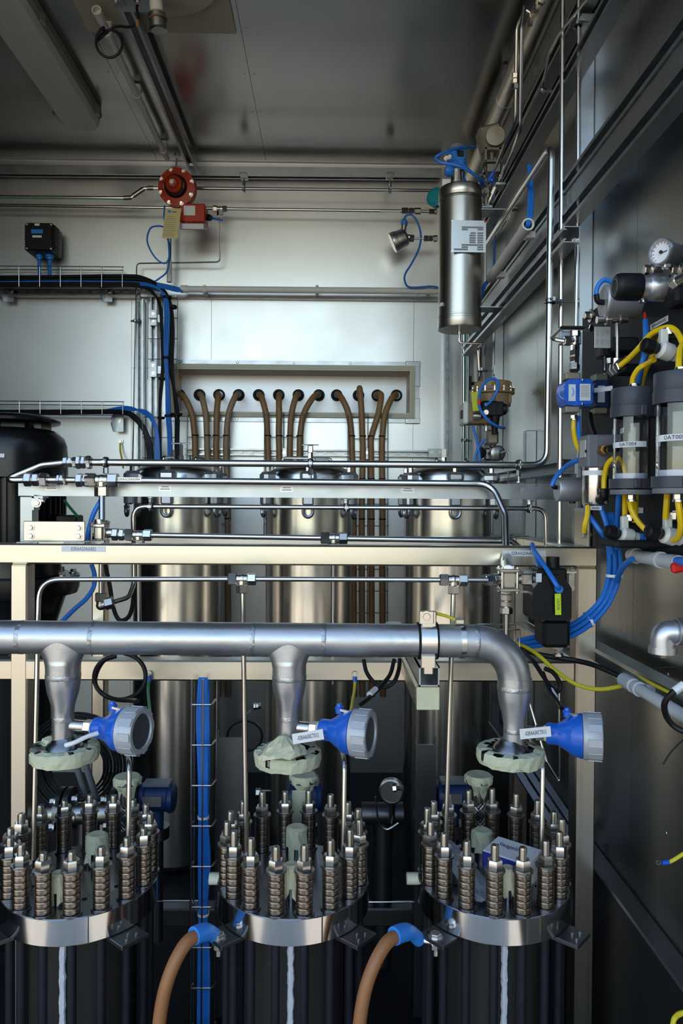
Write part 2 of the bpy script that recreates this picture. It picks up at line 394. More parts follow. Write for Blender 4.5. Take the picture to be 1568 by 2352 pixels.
# cove at the top, horizontal trim strip with screws
zt = ZC
MB().prism([(0,0),(0,-.052),(.005,-.052),(.006,-.004),(.02,-.002),(.02,0)], (XL, DB, zt), (0,-1,0), (0,0,1), (XW-XL, 0, 0)).obj('trim_1', 'sheet', kind='structure')
zs = Z_(686, DB)
t2 = MB().box(((XL+X_(1075, DB))/2, DB-.003, zs), (X_(1075, DB)-XL, .008, .02), bev=.001).obj('trim_2', 'zinc', kind='structure')
for px in range(-26, 1070, 107): bolt(t2, (X_(px, DB), DB-.007, zs), (0,-1,0), .0035, .003, name='screw')
# right wall with sheet panels, left wall, ledge along the floor
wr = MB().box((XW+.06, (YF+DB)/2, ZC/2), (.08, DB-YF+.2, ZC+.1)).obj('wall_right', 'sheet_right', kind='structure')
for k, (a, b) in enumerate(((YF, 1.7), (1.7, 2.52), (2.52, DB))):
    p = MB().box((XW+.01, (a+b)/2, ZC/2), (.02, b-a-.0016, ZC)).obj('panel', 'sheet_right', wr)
    for z in (.35, .62, .95, 1.35, 1.8):
        MB().lathe((XW+.001, b-.1 if k else b-.18, z), (-1,0,0), [(0,.005),(.002,.0035),(.0021,0)], 8).obj('screw', 'zinc', p)
MB().box((XL-.04, (YF+DB)/2, ZC/2), (.08, DB-YF+.2, ZC+.1)).obj('wall_left', 'black_panel', kind='structure')
MB().box((.675, (YF+DB)/2, (CZ-.888)/2), (.05, DB-YF, CZ-.888), bev=.004).obj('baseboard_right', 'dark_steel', kind='structure')
# corner covers and wall posts
MB().box((X_(1082, 3.5), DB-.02, ZC/2), (.03, .03, ZC), bev=.004).obj('trim_3', 'zinc', kind='structure')
def post(px, d, y0, y1, label):
    x = X_(px, d); zt, zb = Z_(y0, d), max(0, Z_(y1, d)); mb = MB()
    mb.box((XW-.0185, d+.0205, (zt+zb)/2), (.037, .041, zt-zb), bev=.002)
    return mb.obj('wall_post', 'zinc', label=label, cat='post', group='posts on the right wall')
post(1345, 1.99, 20, 3000, 'broad pale galvanized post behind the black instrument panel')
post(1122, 3.2, 395, 3000, 'galvanized wall post behind the upright steel canister')
post(1220, 2.52, 985, 3000, 'galvanized wall post behind the tube bend right of the tanks')
post(1144, 3.02, 738, 3000, 'galvanized wall post directly right of the tan actuator')
def rail(name, xo, z0, ya, yb, label, two=False):
    r = thing(name, (xo, ya, z0), label, 'rail')
    strut(MB(), (xo, ya, z0+.0205), (xo, yb, z0+.0205), (1,0,0)).obj('channel', 'zinc', r)
    if two:
        strut(MB(), (xo, ya, z0+.1095), (xo, yb, z0+.1095), (1,0,0)).obj('channel', 'zinc', r)
        MB().box((xo+.022, (ya+yb)/2, z0+.065), (.036, yb-ya, .046)).obj('web', 'zinc', r)
    return r
rail('wall_rail', .622, CZ+1.136, 1.2, 3.3, 'single slotted steel channel highest on the right wall')
rail('wall_rail', .622, CZ+.75, 1.2, 3.4, 'double slotted steel channel crossing the right wall', True)
r3 = rail('wall_rail', .580, CZ+.66, 1.86, 3.3, 'short slotted channel with an open cut end below the double channel')
bolt(r3, (.612, 1.875, CZ+.668), (0,-1,0), .006, .006)
rail('wall_rail', .622, CZ-.377, 1.2, 2.6, 'slotted channel running low on the right wall behind the frame post')
rail('wall_rail', .622, CZ+.085, 2.0, 3.1, 'galvanized channel sloping away beside the tan actuator')
rail('wall_rail', .60, CZ-.16, 1.9, 3.2, 'slotted channel just above the steel frame corner')
rail('wall_rail', .655, CZ+1.33, 1.2, 3.3, 'thin channel between the big duct and the highest channel')
# thick suspended duct pipe near the ceiling corner
dk = thing('duct_pipe', (.64, 2.9, CZ+1.45), 'fat weathered steel duct pipe under the ceiling corner at right', 'pipe')
MB().cyl((.635, 1.25, CZ+1.50), (.635, 3.45, CZ+1.50), .036, 20).obj('pipe', 'canister_steel', dk)
for yy in (2.05, 2.75): MB().ring((.635, yy, CZ+1.50), EY, .036, .039, .02).box((.635, yy, CZ+1.57), (.02, .02, .07)).obj('hanger', 'zinc', dk)
# ---------------------------------------------------------------- ceiling fittings
lu = thing('ceiling_luminaire', (-1.05, 2.2, ZC-.09), 'long unlit fluorescent luminaire with ribbed clear cover on the ceiling', 'lamp')
x0, x1 = X_(150, 3.1), X_(222, 3.1); xm = (x0+x1)/2; L0, L1 = 1.5, 3.08
MB().prism([(-.085,0),(.085,0),(.088,-.035),(.078,-.045),(-.078,-.045),(-.088,-.035)], (xm, L0, ZC-.002), (1,0,0), (0,0,1), (0, L1-L0, 0)).obj('housing', 'lamp_grey', lu)
ln = MB(); prof = []
for i in range(37):
    a = i/36; x = -.076+.152*a; prof.append((x, -.045-.040*(1-abs(2*a-1)**9) + (.0026 if i % 2 else 0)))
ln.prism([(-.076,-.043)]+prof+[(.076,-.043)], (xm, L0, ZC-.002), (1,0,0), (0,0,1), (0, L1-L0+.015, 0)).obj('ribbed_cover', 'lens_plastic', lu, smooth=False)
for sg in (-1, 1):
    for yy in (1.9, 2.45, 3.02): MB().box((xm+sg*.089, yy, ZC-.042), (.008, .03, .035), bev=.002).obj('clip', 'zinc', lu)
for xx in (-.03, .03): MB().cyl((xm+xx, L0+.05, ZC-.06), (xm+xx, L1-.05, ZC-.06), .0125, 12).obj('fluorescent_tube', 'paper', lu)
# cream plate with round disc
hp = thing('ceiling_hatch', (-.57, 2.3, ZC-.01), 'cream square ceiling plate with a round raised disc', 'hatch')
MB().box((X_(376, 2.62), 2.28, ZC-.004), (X_(548, 2.53)-X_(205, 2.53), .58, .010), bev=.002).obj('plate', 'cream_plate', hp)
MB().lathe((X_(358, 2.3), 2.26, ZC-.008), (0,0,-1), [(0,.20),(.016,.20),(.022,.192),(.022,0)], 48).obj('disc', 'cream_plate', hp)
# ceiling rail + bracket + detector
cr = thing('ceiling_rail', (-.67, 2.8, ZC-.07), 'slotted steel channel hanging along the ceiling towards the red regulator', 'rail')
xr = X_(436, 3.45)
strut(MB(), (xr, 2.28, ZC-.068), (xr, 3.5, ZC-.068), (0,0,1)).obj('channel', 'zinc', cr)
MB().box((xr+.045, 2.31, ZC-.074), (.15, .10, .006), bev=.001).obj('bracket_plate', 'zinc', cr)
for dx in (-.015, .05, .1): bolt(cr, (xr+dx, 2.30, ZC-.078), (0,0,-1), .008, .01)
MB().cyl((X_(403, 3.3), 3.3, ZC-.1), P(403, 393, 3.3), .004, 8).hexa((X_(403, 3.3), 3.3, ZC-.078), (X_(403, 3.3), 3.3, ZC-.09), .012).obj('threaded_rod', 'zinc', cr)
gd = thing('gas_detector', P(365, 50, 2.32), 'small metal gas detector with white collar under the ceiling bracket', 'detector')
c = P(358, 4, 2.3); MB().lathe(c, (.08,.05,-1), [(0,.012),(0,.020),(.03,.020),(.034,.014)], 20).obj('collar', 'white_plastic', gd)
c2 = c+V((.003,.002,-.032)); MB().lathe(c2, (.08,.05,-1), [(0,.016),(.006,.027),(.05,.027),(.054,.022),(.054,0)], 24).obj('sensor_body', 'fitting_dark', gd)
MB().ring(c2+V((.003,0,-.022)), (.08,.05,-1), .0268, .0285, .004).obj('orange_band', 'rust', gd)
MB().box(c+V((-.05,.0,.018)), (.10, .06, .03), bev=.003).obj('mount', 'zinc', gd)
# conduit on the ceiling and the loose black cable
cd = thing('ceiling_conduit', P(310, 225, 2.8), 'grey plastic conduit clipped along the ceiling beside the slotted channel', 'conduit')
xq = X_(378, 3.4); za = ZC-.045
MB().cyl((xq, 2.42, za), (xq, 3.42, za), .0125, 14).obj('pipe', 'pvc', cd)
MB().ring((xq, 2.425, za), EY, .0125, .0155, .05).obj('socket', 'pvc', cd)
for yy in (2.52, 2.9, 3.35): MB().ring((xq, yy, za), EY, .0125, .0155, .02).box((xq, yy, za+.025), (.03, .02, .025)).obj('clip', 'pvc', cd)
lc = P(249, 95, 2.36); pts = [P(236, 80, 2.42)]
for k in range(26):
    a = math.pi*(.62+2*k/22); pts.append(lc+V((math.cos(a)*.040, k*.0008, math.sin(a)*.046)))
pts += [P(262, 62, 2.38), P(300, 62, 2.36), P(318, 48, 2.35), P(314, 20, 2.33), P(318, 2, 2.31)]
MB().sweep(spline(pts, 3), .0042, 8).obj('loose_cable', 'dark_cable', label='black cable looped below the ceiling conduit end', cat='cable')
MB().cyl(P(315, 45, 2.345), P(316, 62, 2.352), .0055, 8).obj('cable_splice', 'hose_orange', label='short copper coloured cable sleeve near the gas detector', cat='sleeve')
# door leaf added out of view to shade the right side
dl = MB().box((XW+.09, -.16, ZC/2-.05), (.05, 2.3, ZC-.1), bev=.006).obj('shade_door_1', 'black_panel', kind='structure')
for z in (.4, 1.3, 2.2): MB().cyl((XW+.07, .995, z-.06), (XW+.07, .995, z+.06), .014, 12).obj('shade_door_hinge', 'zinc', dl)
# ================================================================ things on the back wall
# top rail
tr = thing('ceiling_edge_rail', P(500, 406, 3.5), 'long slotted channel just below the ceiling on the back wall', 'rail')
a = P(-30, 402, 3.505); b = P(1012, 411, 3.505)
strut(MB(), a, b, (0,0,1)).obj('channel', 'zinc', tr)
# gas pipe at the regulator height
D1 = 3.42
gp = thing('gas_pipe', P(700, 433, D1), 'steel pipe held by two clamps under the top channel', 'pipe')
MB().tube([P(372, 432, D1), P(1004, 438, D1)], .0075).obj('pipe', 'stainless', gp)
for px in (560, 895):
    clamp(gp, P(px, 433.5+(px-560)*.009, D1), EX, .0075, P(px, 410, D1))
    MB().box(P(px, 405, D1+.02), (.035, .08, .006), bev=.002).obj('clamp_plate', 'zinc', gp)
g2 = thing('gas_pipe', P(150, 455, D1), 'green striped steel pipe with an offset joint left of the red regulator', 'pipe')
MB().tube([P(-30, 452, D1), P(300, 455, D1), P(330, 433, D1), P(370, 432, D1)], .0075, .012).obj('pipe', 'stainless', g2)
MB().box(P(130, 456, D1-.0072), (S(300, D1), .0012, .003)).obj('stripe', 'green_stripe', g2)
union(g2, P(284, 455, D1), P(302, 454, D1), .0075, 'fitting_dark', .62)
union(g2, P(338, 432.5, D1), P(352, 432.3, D1), .0075, 'fitting_dark', .62)
MB().cyl(P(305, 451, D1), P(330, 434, D1), .011, 12).obj('offset_sleeve', 'fitting_dark', g2)
g3 = thing('sampling_pipe', P(500, 479, D1), 'long thin steel pipe with a tee crossing behind the red regulator', 'pipe')
MB().tube([P(-30, 471, D1+.03), P(496, 479, D1+.03)], .007).obj('pipe', 'stainless', g3)
MB().tube([P(514, 480, D1+.03), P(1004, 486, D1+.03)], .007).obj('pipe', 'stainless', g3)
tee(g3, P(505, 480, D1+.03), [(1,0,0), (-1,0,0), (0,0,-1)], .007, arm=.012)
union(g3, P(922, 484, D1+.03), P(966, 485, D1+.03), .007, 'fitting_dark')
union(g3, P(985, 486, D1+.03), P(1003, 486, D1+.03), .007, 'fitting_dark', .9)
MB().box(P(896, 485.5, D1+.0215), (S(46, D1), .001, .006)).obj('sticker', 'paper', g3)
MB().tube([P(507, 498, D1+.03), P(505, 602, D1+.06), P(314, 605, D1+.07), P(303, 1140, D1+.06)], .0034, .02, 8).obj('impulse_tube', 'stainless', g3)
clamp(g3, P(310, 737, D1+.067), EZ, .0034, P(318, 737, DB-.03))
# red pressure regulator
D2 = 3.32
rg = thing('pressure_regulator', P(410, 440, D2), 'red round pressure regulator bolted under the ceiling channel end', 'regulator')
c = P(409, 434, D2); ax = V((-.06,-1,-.12)).normalized(); R = S(42, D2)
MB().lathe(c+ax*-.02, ax, [(0,R*.8),(.006,R),(.022,R),(.024,R*.97),(.034,R),(.05,R),(.052,R*.9),(.058,R*.62),(.066,R*.58)], 40).obj('flange_body', 'red_paint', rg)
u, v = axes(ax)
for k in range(8):
    t = 2*math.pi*k/8+.3; q = c+ax*.03+(u*math.cos(t)+v*math.sin(t))*R*.87
    bolt(rg, q, ax, .0075, .008, 'fitting')
    MB().box(c+ax*.028+(u*math.cos(t+.39)+v*math.sin(t+.39))*R*.8, (.010, .010, R*.28), Matrix((u.cross(ax), ax, (u*math.cos(t+.39)+v*math.sin(t+.39)))).transposed()).obj('rib', 'red_paint', rg)
MB().lathe(c+ax*.042, ax, [(0,R*.60),(.016,R*.56),(.02,R*.46)], 32).obj('gasket_ring', 'black_rubber', rg)
cp = MB().lathe(c+ax*.05, ax, [(0,R*.46),(.028,R*.43),(.036,R*.30),(.042,R*.28),(.048,R*.2)], 32).obj('spring_cap', 'red_paint', rg)
MB().hexa(c+ax*.094, c+ax*.108, .011).obj('cap_nut', 'white_plastic', rg)
for sg in (-1, 1): MB().tube([c+ax*.05+V((sg*.042,0,.0)), c+ax*.08+V((sg*.044,0,0.01)), c+ax*.08+V((sg*.044,0,-.02))], .003, .01, 8).obj('bail_wire', 'fitting', rg)
bx = P(445, 496, D2+.02)
b1 = MB().box(bx, (S(58, D2), .08, S(42, D2)), bev=.005).obj('switch_box', 'red_paint', rg)
MB().box(bx+V((.002,-.014,-.052)), (S(54, D2), .07, .028), Matrix.Rotation(.35, 3, 'X'), bev=.003).obj('switch_cover', 'alu_matte', b1)
MB().box(bx+V((-.012,-.0405,.008)), (.05, .001, .042)).obj('white_label', 'paper', b1)
MB().ring(bx+V((-.01,-.047,-.055)), (0,-1,-.35), .012, .014, .003).obj('dial_mark', 'red_paint', b1)
MB().cyl(bx+V((.056,0,-.004)), bx+V((.08,0,-.010)), .012, 12).hexa(bx+V((.06,0,-.005)), bx+V((.072,0,-.008)), .016).obj('cable_gland', 'black_plastic', b1)
MB().cyl(P(409, 476, D2+.02), P(409, 455, D2+.02), .012, 12).obj('neck', 'red_paint', rg)
tg = sticker(rg, P(394, 513, D2-.06), (1,0,-.03), (.12,0,1), S(35, D2), S(68, D2), None, m='tag_yellow', name='hang_tag')
tc = P(394, 513, D2-.061)
MB().box(tc+V((-.010,-.0008,.052)), (.014, .0004, .010)).obj('logo_mark', 'blue_light', tg); MB().box(tc+V((.012,-.0008,.050)), (.020, .0004, .003)).obj('print_line', 'ink_blue', tg)
for k, wd in enumerate((.03,.04,.045,.05,.045,.05,.05,.05,.045,.048,.046)):
    MB().box(tc+V((-.003-.001*k,-.0006,.03-k*.0085)), (wd, .0004, .0014)).obj('print_line', 'ink_grey', tg)
# grey conduit stub below the regulator and blue cable loops
cs = thing('conduit_drop', P(390, 600, 3.47), 'short grey conduit dropping behind the yellow tag', 'conduit')
MB().cyl(P(390, 480, 3.47), P(390, 645, 3.47), .007, 10).obj('rod', 'zinc', cs); MB().cyl(P(389, 600, 3.47), P(389, 648, 3.47), .0125, 12).obj('socket', 'pvc', cs)
def cable(name, pts, r, m, label, cat='cable', group=None, k=6, n=8):
    return MB().sweep(spline(pts, k), r, n).obj(name, m, label=label, cat=cat, group=group)
cable('blue_cable', [P(512,506,3.34),P(500,504,3.34),P(482,500,3.36)], .0045, 'blue_cable', 'short blue lead between the red switch box and the pipe tee')
cable('blue_cable', [P(378,472,3.36),P(377,500,3.36),P(384,545,3.38),P(390,570,3.4),P(385,620,3.42),P(365,640,3.44),P(345,652,3.44)], .0038, 'blue_cable', 'blue cable hanging straight below the yellow tag')
cable('blue_cable', [P(382,478,3.36),P(386,545,3.38),P(388,590,3.39),P(377,605,3.39),P(355,590,3.38),P(338,555,3.38),P(345,525,3.38),P(365,519,3.38),P(380,523,3.39)], .0038, 'blue_cable', 'blue cable bent into an open loop left of the yellow tag')
# junction box
D3 = 3.49
jb = thing('junction_box', P(102, 590, D3), 'black ribbed junction box with two blue glands on the back wall', 'junction box')
c = P(101, 554, D3-.03); w, h = S(62, D3), S(62, D3)
b0 = MB().box(c, (w, .12, h), bev=.006).obj('body', 'black_plastic', jb)
for sg in (-1, 1):
    for k in range(11): MB().box(c+V((sg*(w/2+.002),-.02,-h*.42+k*h*.084)), (.006, .06, .005)).obj('rib', 'black_plastic', b0)
for sx_ in (-1,1):
    for sz_ in (-1,1): bolt(b0, c+V((sx_*w*.43,-.06,sz_*h*.43)), (0,-1,0), .004, .003, 'fitting', 'screw')
sticker(jb, c+V((-.008,-.061,h*.18)), EX, EZ, .052, .018, None, m='blue_light')
sticker(jb, c+V((-.008,-.061,0)), EX, EZ, .042, .010, None, m='paper')
sticker(jb, c+V((-.008,-.061,h*.42)), EX, EZ, .022, .010, None, m='paper')
for k, px in enumerate((90, 114)):
    a = P(px, 583, D3-.03); r = .016 if k == 0 else .019
    MB().lathe(a, (0,0,-1), [(0,r*.8),(.004,r),(.016,r),(.018,r*.8),(.026,r*.75),(.03,.006)], 12).obj('gland', 'blue_light', jb)
    MB().cyl(a+V((0,0,-.03)), P(px+1, 660, D3-.03), .0075 if k == 0 else .009, 10).obj('lead', 'blue_cable', jb)
# horizontal wire tray with cables, upper and lower
def htray(y_top, y_bot, x0, x1, d, depth, step, label, ret=8):
    t = thing('wire_cable_tray', P((x0+x1)/2, y_bot, d), label, 'cable tray')
    d2 = d-depth; r = .0022
    for (yy, dd) in ((y_top+ret, d), (y_top, d2), (y_bot, d2), (y_bot, d-depth*.5), (y_bot, d)):
        MB().cyl(P(x0, yy, dd), P(x1, yy+ (x1-x0)*.0062, dd), r, 6).obj('long_wire', 'fitting_dark', t)
    px = x1-3
    while px > x0:
        f = (px-x0)*.0062
        MB().tube([P(px, y_top+ret+f, d), P(px, y_bot+f, d), P(px, y_bot+f, d2), P(px, y_top+f, d2)], r, .006, 6).obj('rung', 'fitting_dark', t)
        px -= step
    return t
htray(611, 660, -30, 284, 3.52, .12, 47.5, 'wire mesh tray carrying black and blue cables under the junction box')
htray(921, 952, -30, 285, 3.52, .12, 47.5, 'wire mesh tray carrying cables behind the black fan motor')
# rail under the tray with brackets
sr = thing('perforated_rail', P(150, 670, 3.53), 'perforated galvanized channel under the upper wire tray', 'rail')
strut(MB(), P(-30, 671, 3.505), P(320, 673, 3.505), (0,1,0), .8).obj('channel', 'zinc', sr)
for k in range(14): MB().box(P(-10+k*24, 671.5, 3.53), (.018, .004, .010)).obj('slot', 'fitting_dark', sr)
def tray_bracket(px, py, d, label):
    t = thing('tray_bracket', P(px, py, d), label, 'bracket')
    o = P(px, py, d)
    MB().prism([(0,.035),(-.02,.035),(-.06,0),(-.06,-.012),(-.02,-.05),(0,-.05)], o+V((-.022,.05,0)), (0,1,0), (0,0,1), (.003,0,0)).obj('web', 'zinc', t)
    MB().box(o+V((.0,.05,-.008)), (.045, .003, .085), bev=.001).obj('foot', 'zinc', t)
    bolt(t, o+V((.008,.048,.0)), (0,-1,0), .008, .008)
    return t
tray_bracket(240, 662, 3.46, 'triangular bracket carrying the right end of the upper wire tray')
tray_bracket(10, 662, 3.46, 'triangular bracket at the picture edge below the black junction box')
tray_bracket(266, 965, 3.46, 'triangular bracket carrying the right end of the lower wire tray')
ew = thing('earth_lead', P(277, 1020, 3.52), 'yellow green earth wire bolted to the wall below the lower tray', 'wire')
bolt(ew, P(276, 1014, 3.548), (0,-1,0), .010, .009); MB().sweep(spline([P(276,1018,3.53),P(276,1035,3.52),P(279,1050,3.5),P(283,1075,3.45)]), .0042, 8).obj('wire', 'earth_wire', ew)
# cables: horizontally along the tray then bending down
def lerp(a, b, t): return a+(b-a)*t
def bundle(name, loc, label, rows, ties=()):
    t = thing(name, loc, label, 'cable bundle')
    for m, r, pts in rows: MB().sweep(spline(pts), r, 8).obj('cable', m, t)
    for px, py, d, w in ties: MB().ring(P(px, py, d), EZ, S(w/2-1, d), S(w/2+1.5, d), .010, 16).obj('cable_tie', 'black_rubber', t)
    return t
rows = []
for k in range(8):
    o = k*2.3; d = 3.43+.012*(k % 3)
    rows.append(('dark_cable', .0068, [P(-30, 636+o*.9, d), P(120, 635+o, d), P(282, 633+o, d), P(330, 638+o*.8, d), P(372-o*.2, 662, d), P(392-o*.4, 700, d), P(398-o*.6, 760, d), P(396-o*.6, 830, d), P(399+o*.0, 890, d), P(404+o*.3, 950, d-.02), P(404+o*.3, 1010, d-.05), P(403+o*.3, 1120, d-.08)]))
bundle('cable_bundle', P(400, 800, 3.43), 'thick bundle of black cables bending from the upper tray down the wall', rows, [(405, 952, 3.40, 24), (392, 705, 3.43, 26)])
rows = []
for k in range(4):
    o = k*2.4; d = 3.41
    rows.append(('dark_cable', .0046, [P(-30, 650+o, d), P(230, 650+o, d), P(320, 652+o, d), P(352, 672+o*.4, d), P(366+o*.5, 704, d), P(370+o*.4, 760, d), P(372+o*.5, 830, d), P(370+o*.6, 870, d), P(366+o*.4, 930, d), P(366+o*.4, 1010, d), P(367+o*.5, 1120, d-.03)]))
bundle('cable_bundle', P(370, 900, 3.41), 'thin bundle of black cables left of the blue ones on the wall', rows, [(373, 870, 3.41, 14), (370, 960, 3.41, 14)])
rows = []
for k in range(6):
    o = k*2.3; d = 3.395+.008*(k % 2)
    rows.append(('blue_cable', .0040, [P(-30, 648+o*.7, d+.03), P(150, 646+o*.7, d+.03), P(300, 648+o*.7, d+.02), P(350, 655+o*.4, d), P(374+o*.6, 676+o*.3, d), P(378+o*.9, 720, d), P(377+o*.9, 770, d), P(378+o*.6, 830, d), P(381+o*.6, 880, d), P(382+o*.8, 950, d), P(386+o*.7, 1010, d), P(387+o*.8, 1120, d-.03)]))
bundle('cable_bundle', P(384, 800, 3.4), 'bundle of blue cables falling between two black bundles on the wall', rows, [(384, 683, 3.4, 17), (382, 822, 3.4, 15), (387, 955, 3.4, 16)])
rows = [('blue_cable', .0038, [P(360, 650+k*3, 3.42), P(385, 655+k*3, 3.43), P(405, 660+k*3, 3.45), P(420, 663+k*2, 3.46)]) for k in range(4)]
bundle('cable_bundle', P(400, 660, 3.44), 'few blue cables entering the left end of the long grey conduit', rows)
rows = []
for k in range(6):
    o = k*2
    rows.append(('dark_cable', .0058, [P(-30, 944+o*.6, 3.44), P(200, 943+o*.6, 3.44), P(282, 944+o*.6, 3.43), P(312-o*.6, 956+o*.6, 3.42), P(334-o*.8, 985, 3.41), P(347-o, 1020, 3.40), P(351-o, 1060, 3.38), P(351-o, 1120, 3.36)]))
bundle('cable_bundle', P(330, 990, 3.42), 'bundle of black cables bending down from the lower tray end', rows)
rows = []
for k in range(6):
    o = k*2
    rows.append(('blue_cable', .0040, [P(-30, 950-o*.3, 3.47), P(200, 949-o*.3, 3.46), P(290, 944-o, 3.43), P(330, 942+o*.9, 3.41), P(350-o*.4, 958+o*.6, 3.40), P(362-o*.6, 990, 3.39), P(366-o, 1040, 3.38), P(366-o, 1120, 3.36)]))
bundle('cable_bundle', P(345, 970, 3.41), 'bundle of blue cables bending down from the lower tray end', rows)
# vertical struts left of the recess
def vstrut(px, y0, y1, d, label, s=.8):
    t = thing('wall_strut', P(px, y1, d), label, 'strut')
    strut(MB(), P(px, y0, d), P(px, y1, d), (0,1,0), s).obj('channel', 'zinc', t)
    n = int((y1-y0)/24)
    for k in range(n): MB().box(P(px, y0+14+k*24, d+.028), (.009, .004, .016)).obj('slot', 'fitting_dark', t)
    return t
vs1 = vstrut(321, 686, 1260, 3.50, 'perforated upright channel beside the thin impulse tube')
vs2 = vstrut(352, 680, 1260, 3.49, 'perforated upright channel behind the wire basket and cable clips')
for (y0, y1) in ((712, 748), (830, 866)):
    MB().box(P(352, (y0+y1)/2, 3.482), (S(16, 3.48), .006, S(y1-y0, 3.48)), bev=.001).obj('splice_plate', 'zinc', vs2)
    for yy in (y0+9, y1-9): bolt(vs2, P(352, yy, 3.478), (0,-1,0), .006, .004)
    MB().box(P(367, (y0+y1)/2+2, 3.47), (S(10, 3.47), .01, S(18, 3.47)), bev=.001).obj('clip', 'zinc', vs2)
MB().box(P(345, 671, 3.488), (S(44, 3.49), .004, S(22, 3.49)), bev=.001).obj('corner_plate', 'zinc', vs2)
for px in (328, 368): bolt(vs2, P(px, 666, 3.485), (0,-1,0), .006, .004)
def vtray(px0, px1, y0, y1, d, depth, step, label, r=.0019):
    t = thing('wire_cable_tray', P((px0+px1)/2, y1, d), label, 'cable tray'); d2 = d-depth
    for (px, dd) in ((px0, d2), (px0, d), ((px0+px1)/2, d), (px1, d), (px1, d2)): MB().cyl(P(px, y0, dd), P(px-(y1-y0)*.004, y1, dd), r, 6).obj('long_wire', 'fitting_dark', t)
    y = y0+6
    while y < y1:
        MB().tube([P(px0, y-3, d2), P(px0, y, d), P(px1, y, d), P(px1, y-3, d2)], r, .006, 6).obj('rung', 'fitting_dark', t); y += step
    return t
vtray(340, 408, 678, 872, 3.47, .09, 47, 'upright wire mesh tray behind the falling cable bundles')
vtray(327, 405, 952, 1140, 3.47, .07, 47, 'upright wire mesh tray behind cables near the first lid')
vtray(430, 528, 948, 1260, 3.53, .07, 50, 'upright wire mesh tray behind the first four brown hoses')
vtray(607, 696, 948, 1260, 3.53, .07, 50, 'upright wire mesh tray behind the middle four brown hoses')
vtray(799, 891, 952, 1560, 3.53, .07, 50, 'upright wire mesh tray behind the last four brown hoses')
vs3 = vstrut(1028, 690, 1062, 3.52, 'perforated upright channel right of the recess', .85)
hr = thing('perforated_rail', P(720, 1041, 3.52), 'perforated horizontal channel behind the hoses below the recess', 'rail')
strut(MB(), P(424, 1037, 3.515), P(985, 1042, 3.515), (0,1,0), .8).obj('channel', 'zinc', hr)
for k in range(23): MB().box(P(434+k*24, 1037.2+k*.21, 3.54), (.016, .004, .010)).obj('slot', 'fitting_dark', hr)
MB().box(P(1001, 1041, 3.505), (S(36, 3.5), .004, S(20, 3.5)), bev=.001).obj('splice_plate', 'zinc', hr)
for px in (992, 1010, 652, 842): bolt(hr, P(px, 1040, 3.5), (0,-1,0), .006, .005)
for px in (652, 842): MB().box(P(px, 1042, 3.508), (S(13, 3.5), .006, S(26, 3.5)), bev=.001).obj('cleat', 'zinc', hr)
# long conduit
lcn = thing('wall_conduit', P(700, 668, 3.47), 'long grey plastic conduit along the back wall above the recess', 'conduit')
a, b = P(416, 664, 3.47), P(1012, 669, 3.47); MB().cyl(a, b, .0148, 16).obj('pipe', 'pvc', lcn)
MB().ring(P(423, 664, 3.47), EX, .0148, .0175, S(16, 3.47)).obj('socket', 'pvc', lcn); MB().ring(P(960, 668.5, 3.47), EX, .0148, .0170, S(6, 3.47)).obj('socket', 'pvc', lcn)
for px in (470, 728, 985):
    c = P(px, 666.5, 3.47); MB().ring(c, EX, .0148, .0172, S(7, 3.47)).box(c+V((0,.03,0)), (S(7, 3.47), .04, .03)).box(c+V((0,0,.0185)), (.014, .02, .006)).obj('clip', 'pvc', lcn)
# twelve brown hoses out of the recess
HX = [448,476,496,519,615,641,665,688,808,833,852,877]
HB = [452,482,500,523,617,642,664,686,812,831,853,878]
for i in range(12):
    g = GX[i]; top = 907+i*.12; d0 = DB+.15; big = abs(HX[i]-g) > 25
    side = 1 if HX[i] > g else -1
    pts = [P(g, top, d0), P(g+side*2, top-(1 if not big else 2), DB+.03), P(g+(HX[i]-g)*.35, top+8, DB-.035), P(g+(HX[i]-g)*.8, top+45, DB-.055), P(HX[i]-side*1, top+95, DB-.055), P(HX[i], 1040, DB-.055), P(HB[i], 1150, DB-.055), P(HB[i], 1300, DB-.055), P(HB[i]+1, 1600, DB-.055)]
    if i == 9: pts[2] = P(826, 893, DB-.03); pts[3] = P(830, 945, DB-.055)
    if i == 10: pts[2] = P(875, 908, DB-.03); pts[3] = P(868, 952, DB-.055)
    ho = cable('hose', pts, .0146, 'hose_grey' if i in (1, 3) else 'hose_brown', '%s brown hose from the left leaving the wall recess' % ORD[i], 'hose', 'brown hoses from the recess', k=7, n=12)
    for yy in (1000, 1098, 1190):
        t = (yy-1000)/190; MB().ring(P(HX[i]+(HB[i]-HX[i])*t*.9, yy+i*.2, DB-.055), EZ, .0145, .0162, .006, 14).obj('cable_tie', 'black_rubber', ho)
# ================================================================ temperature sensor, canister and valves at upper right
D4 = 3.40
ts = thing('sensor_head', P(925, 555, D4), 'shiny round steel sensor head with blue gland left of the canister', 'sensor')
c = P(921, 549, D4); ax = V((-.88,.06,-.40)).normalized()
MB().lathe(c-ax*.03, ax, [(0,.026),(.004,.034),(.012,.040),(.04,.042),(.046,.044),(.05,.044),(.053,.046),(.072,.046),(.075,.042),(.075,0)], 32).obj('housing', 'polished_cast', ts)
MB().cyl(c+V((.02,0,.01)), P(950, 548, D4), .014, 16).hexa(P(940, 548, D4), P(950, 548, D4), .018).obj('neck', 'fitting', ts)
MB().cyl(P(950, 548, D4), P(986, 548, D4), .0045, 10).obj('probe', 'stainless', ts)
union(ts, P(973, 548, D4), P(1004, 548, D4), .007)
MB().cyl(c+V((.008,0,.02)), P(928, 517, D4), .012, 14).obj('stub', 'fitting', ts)
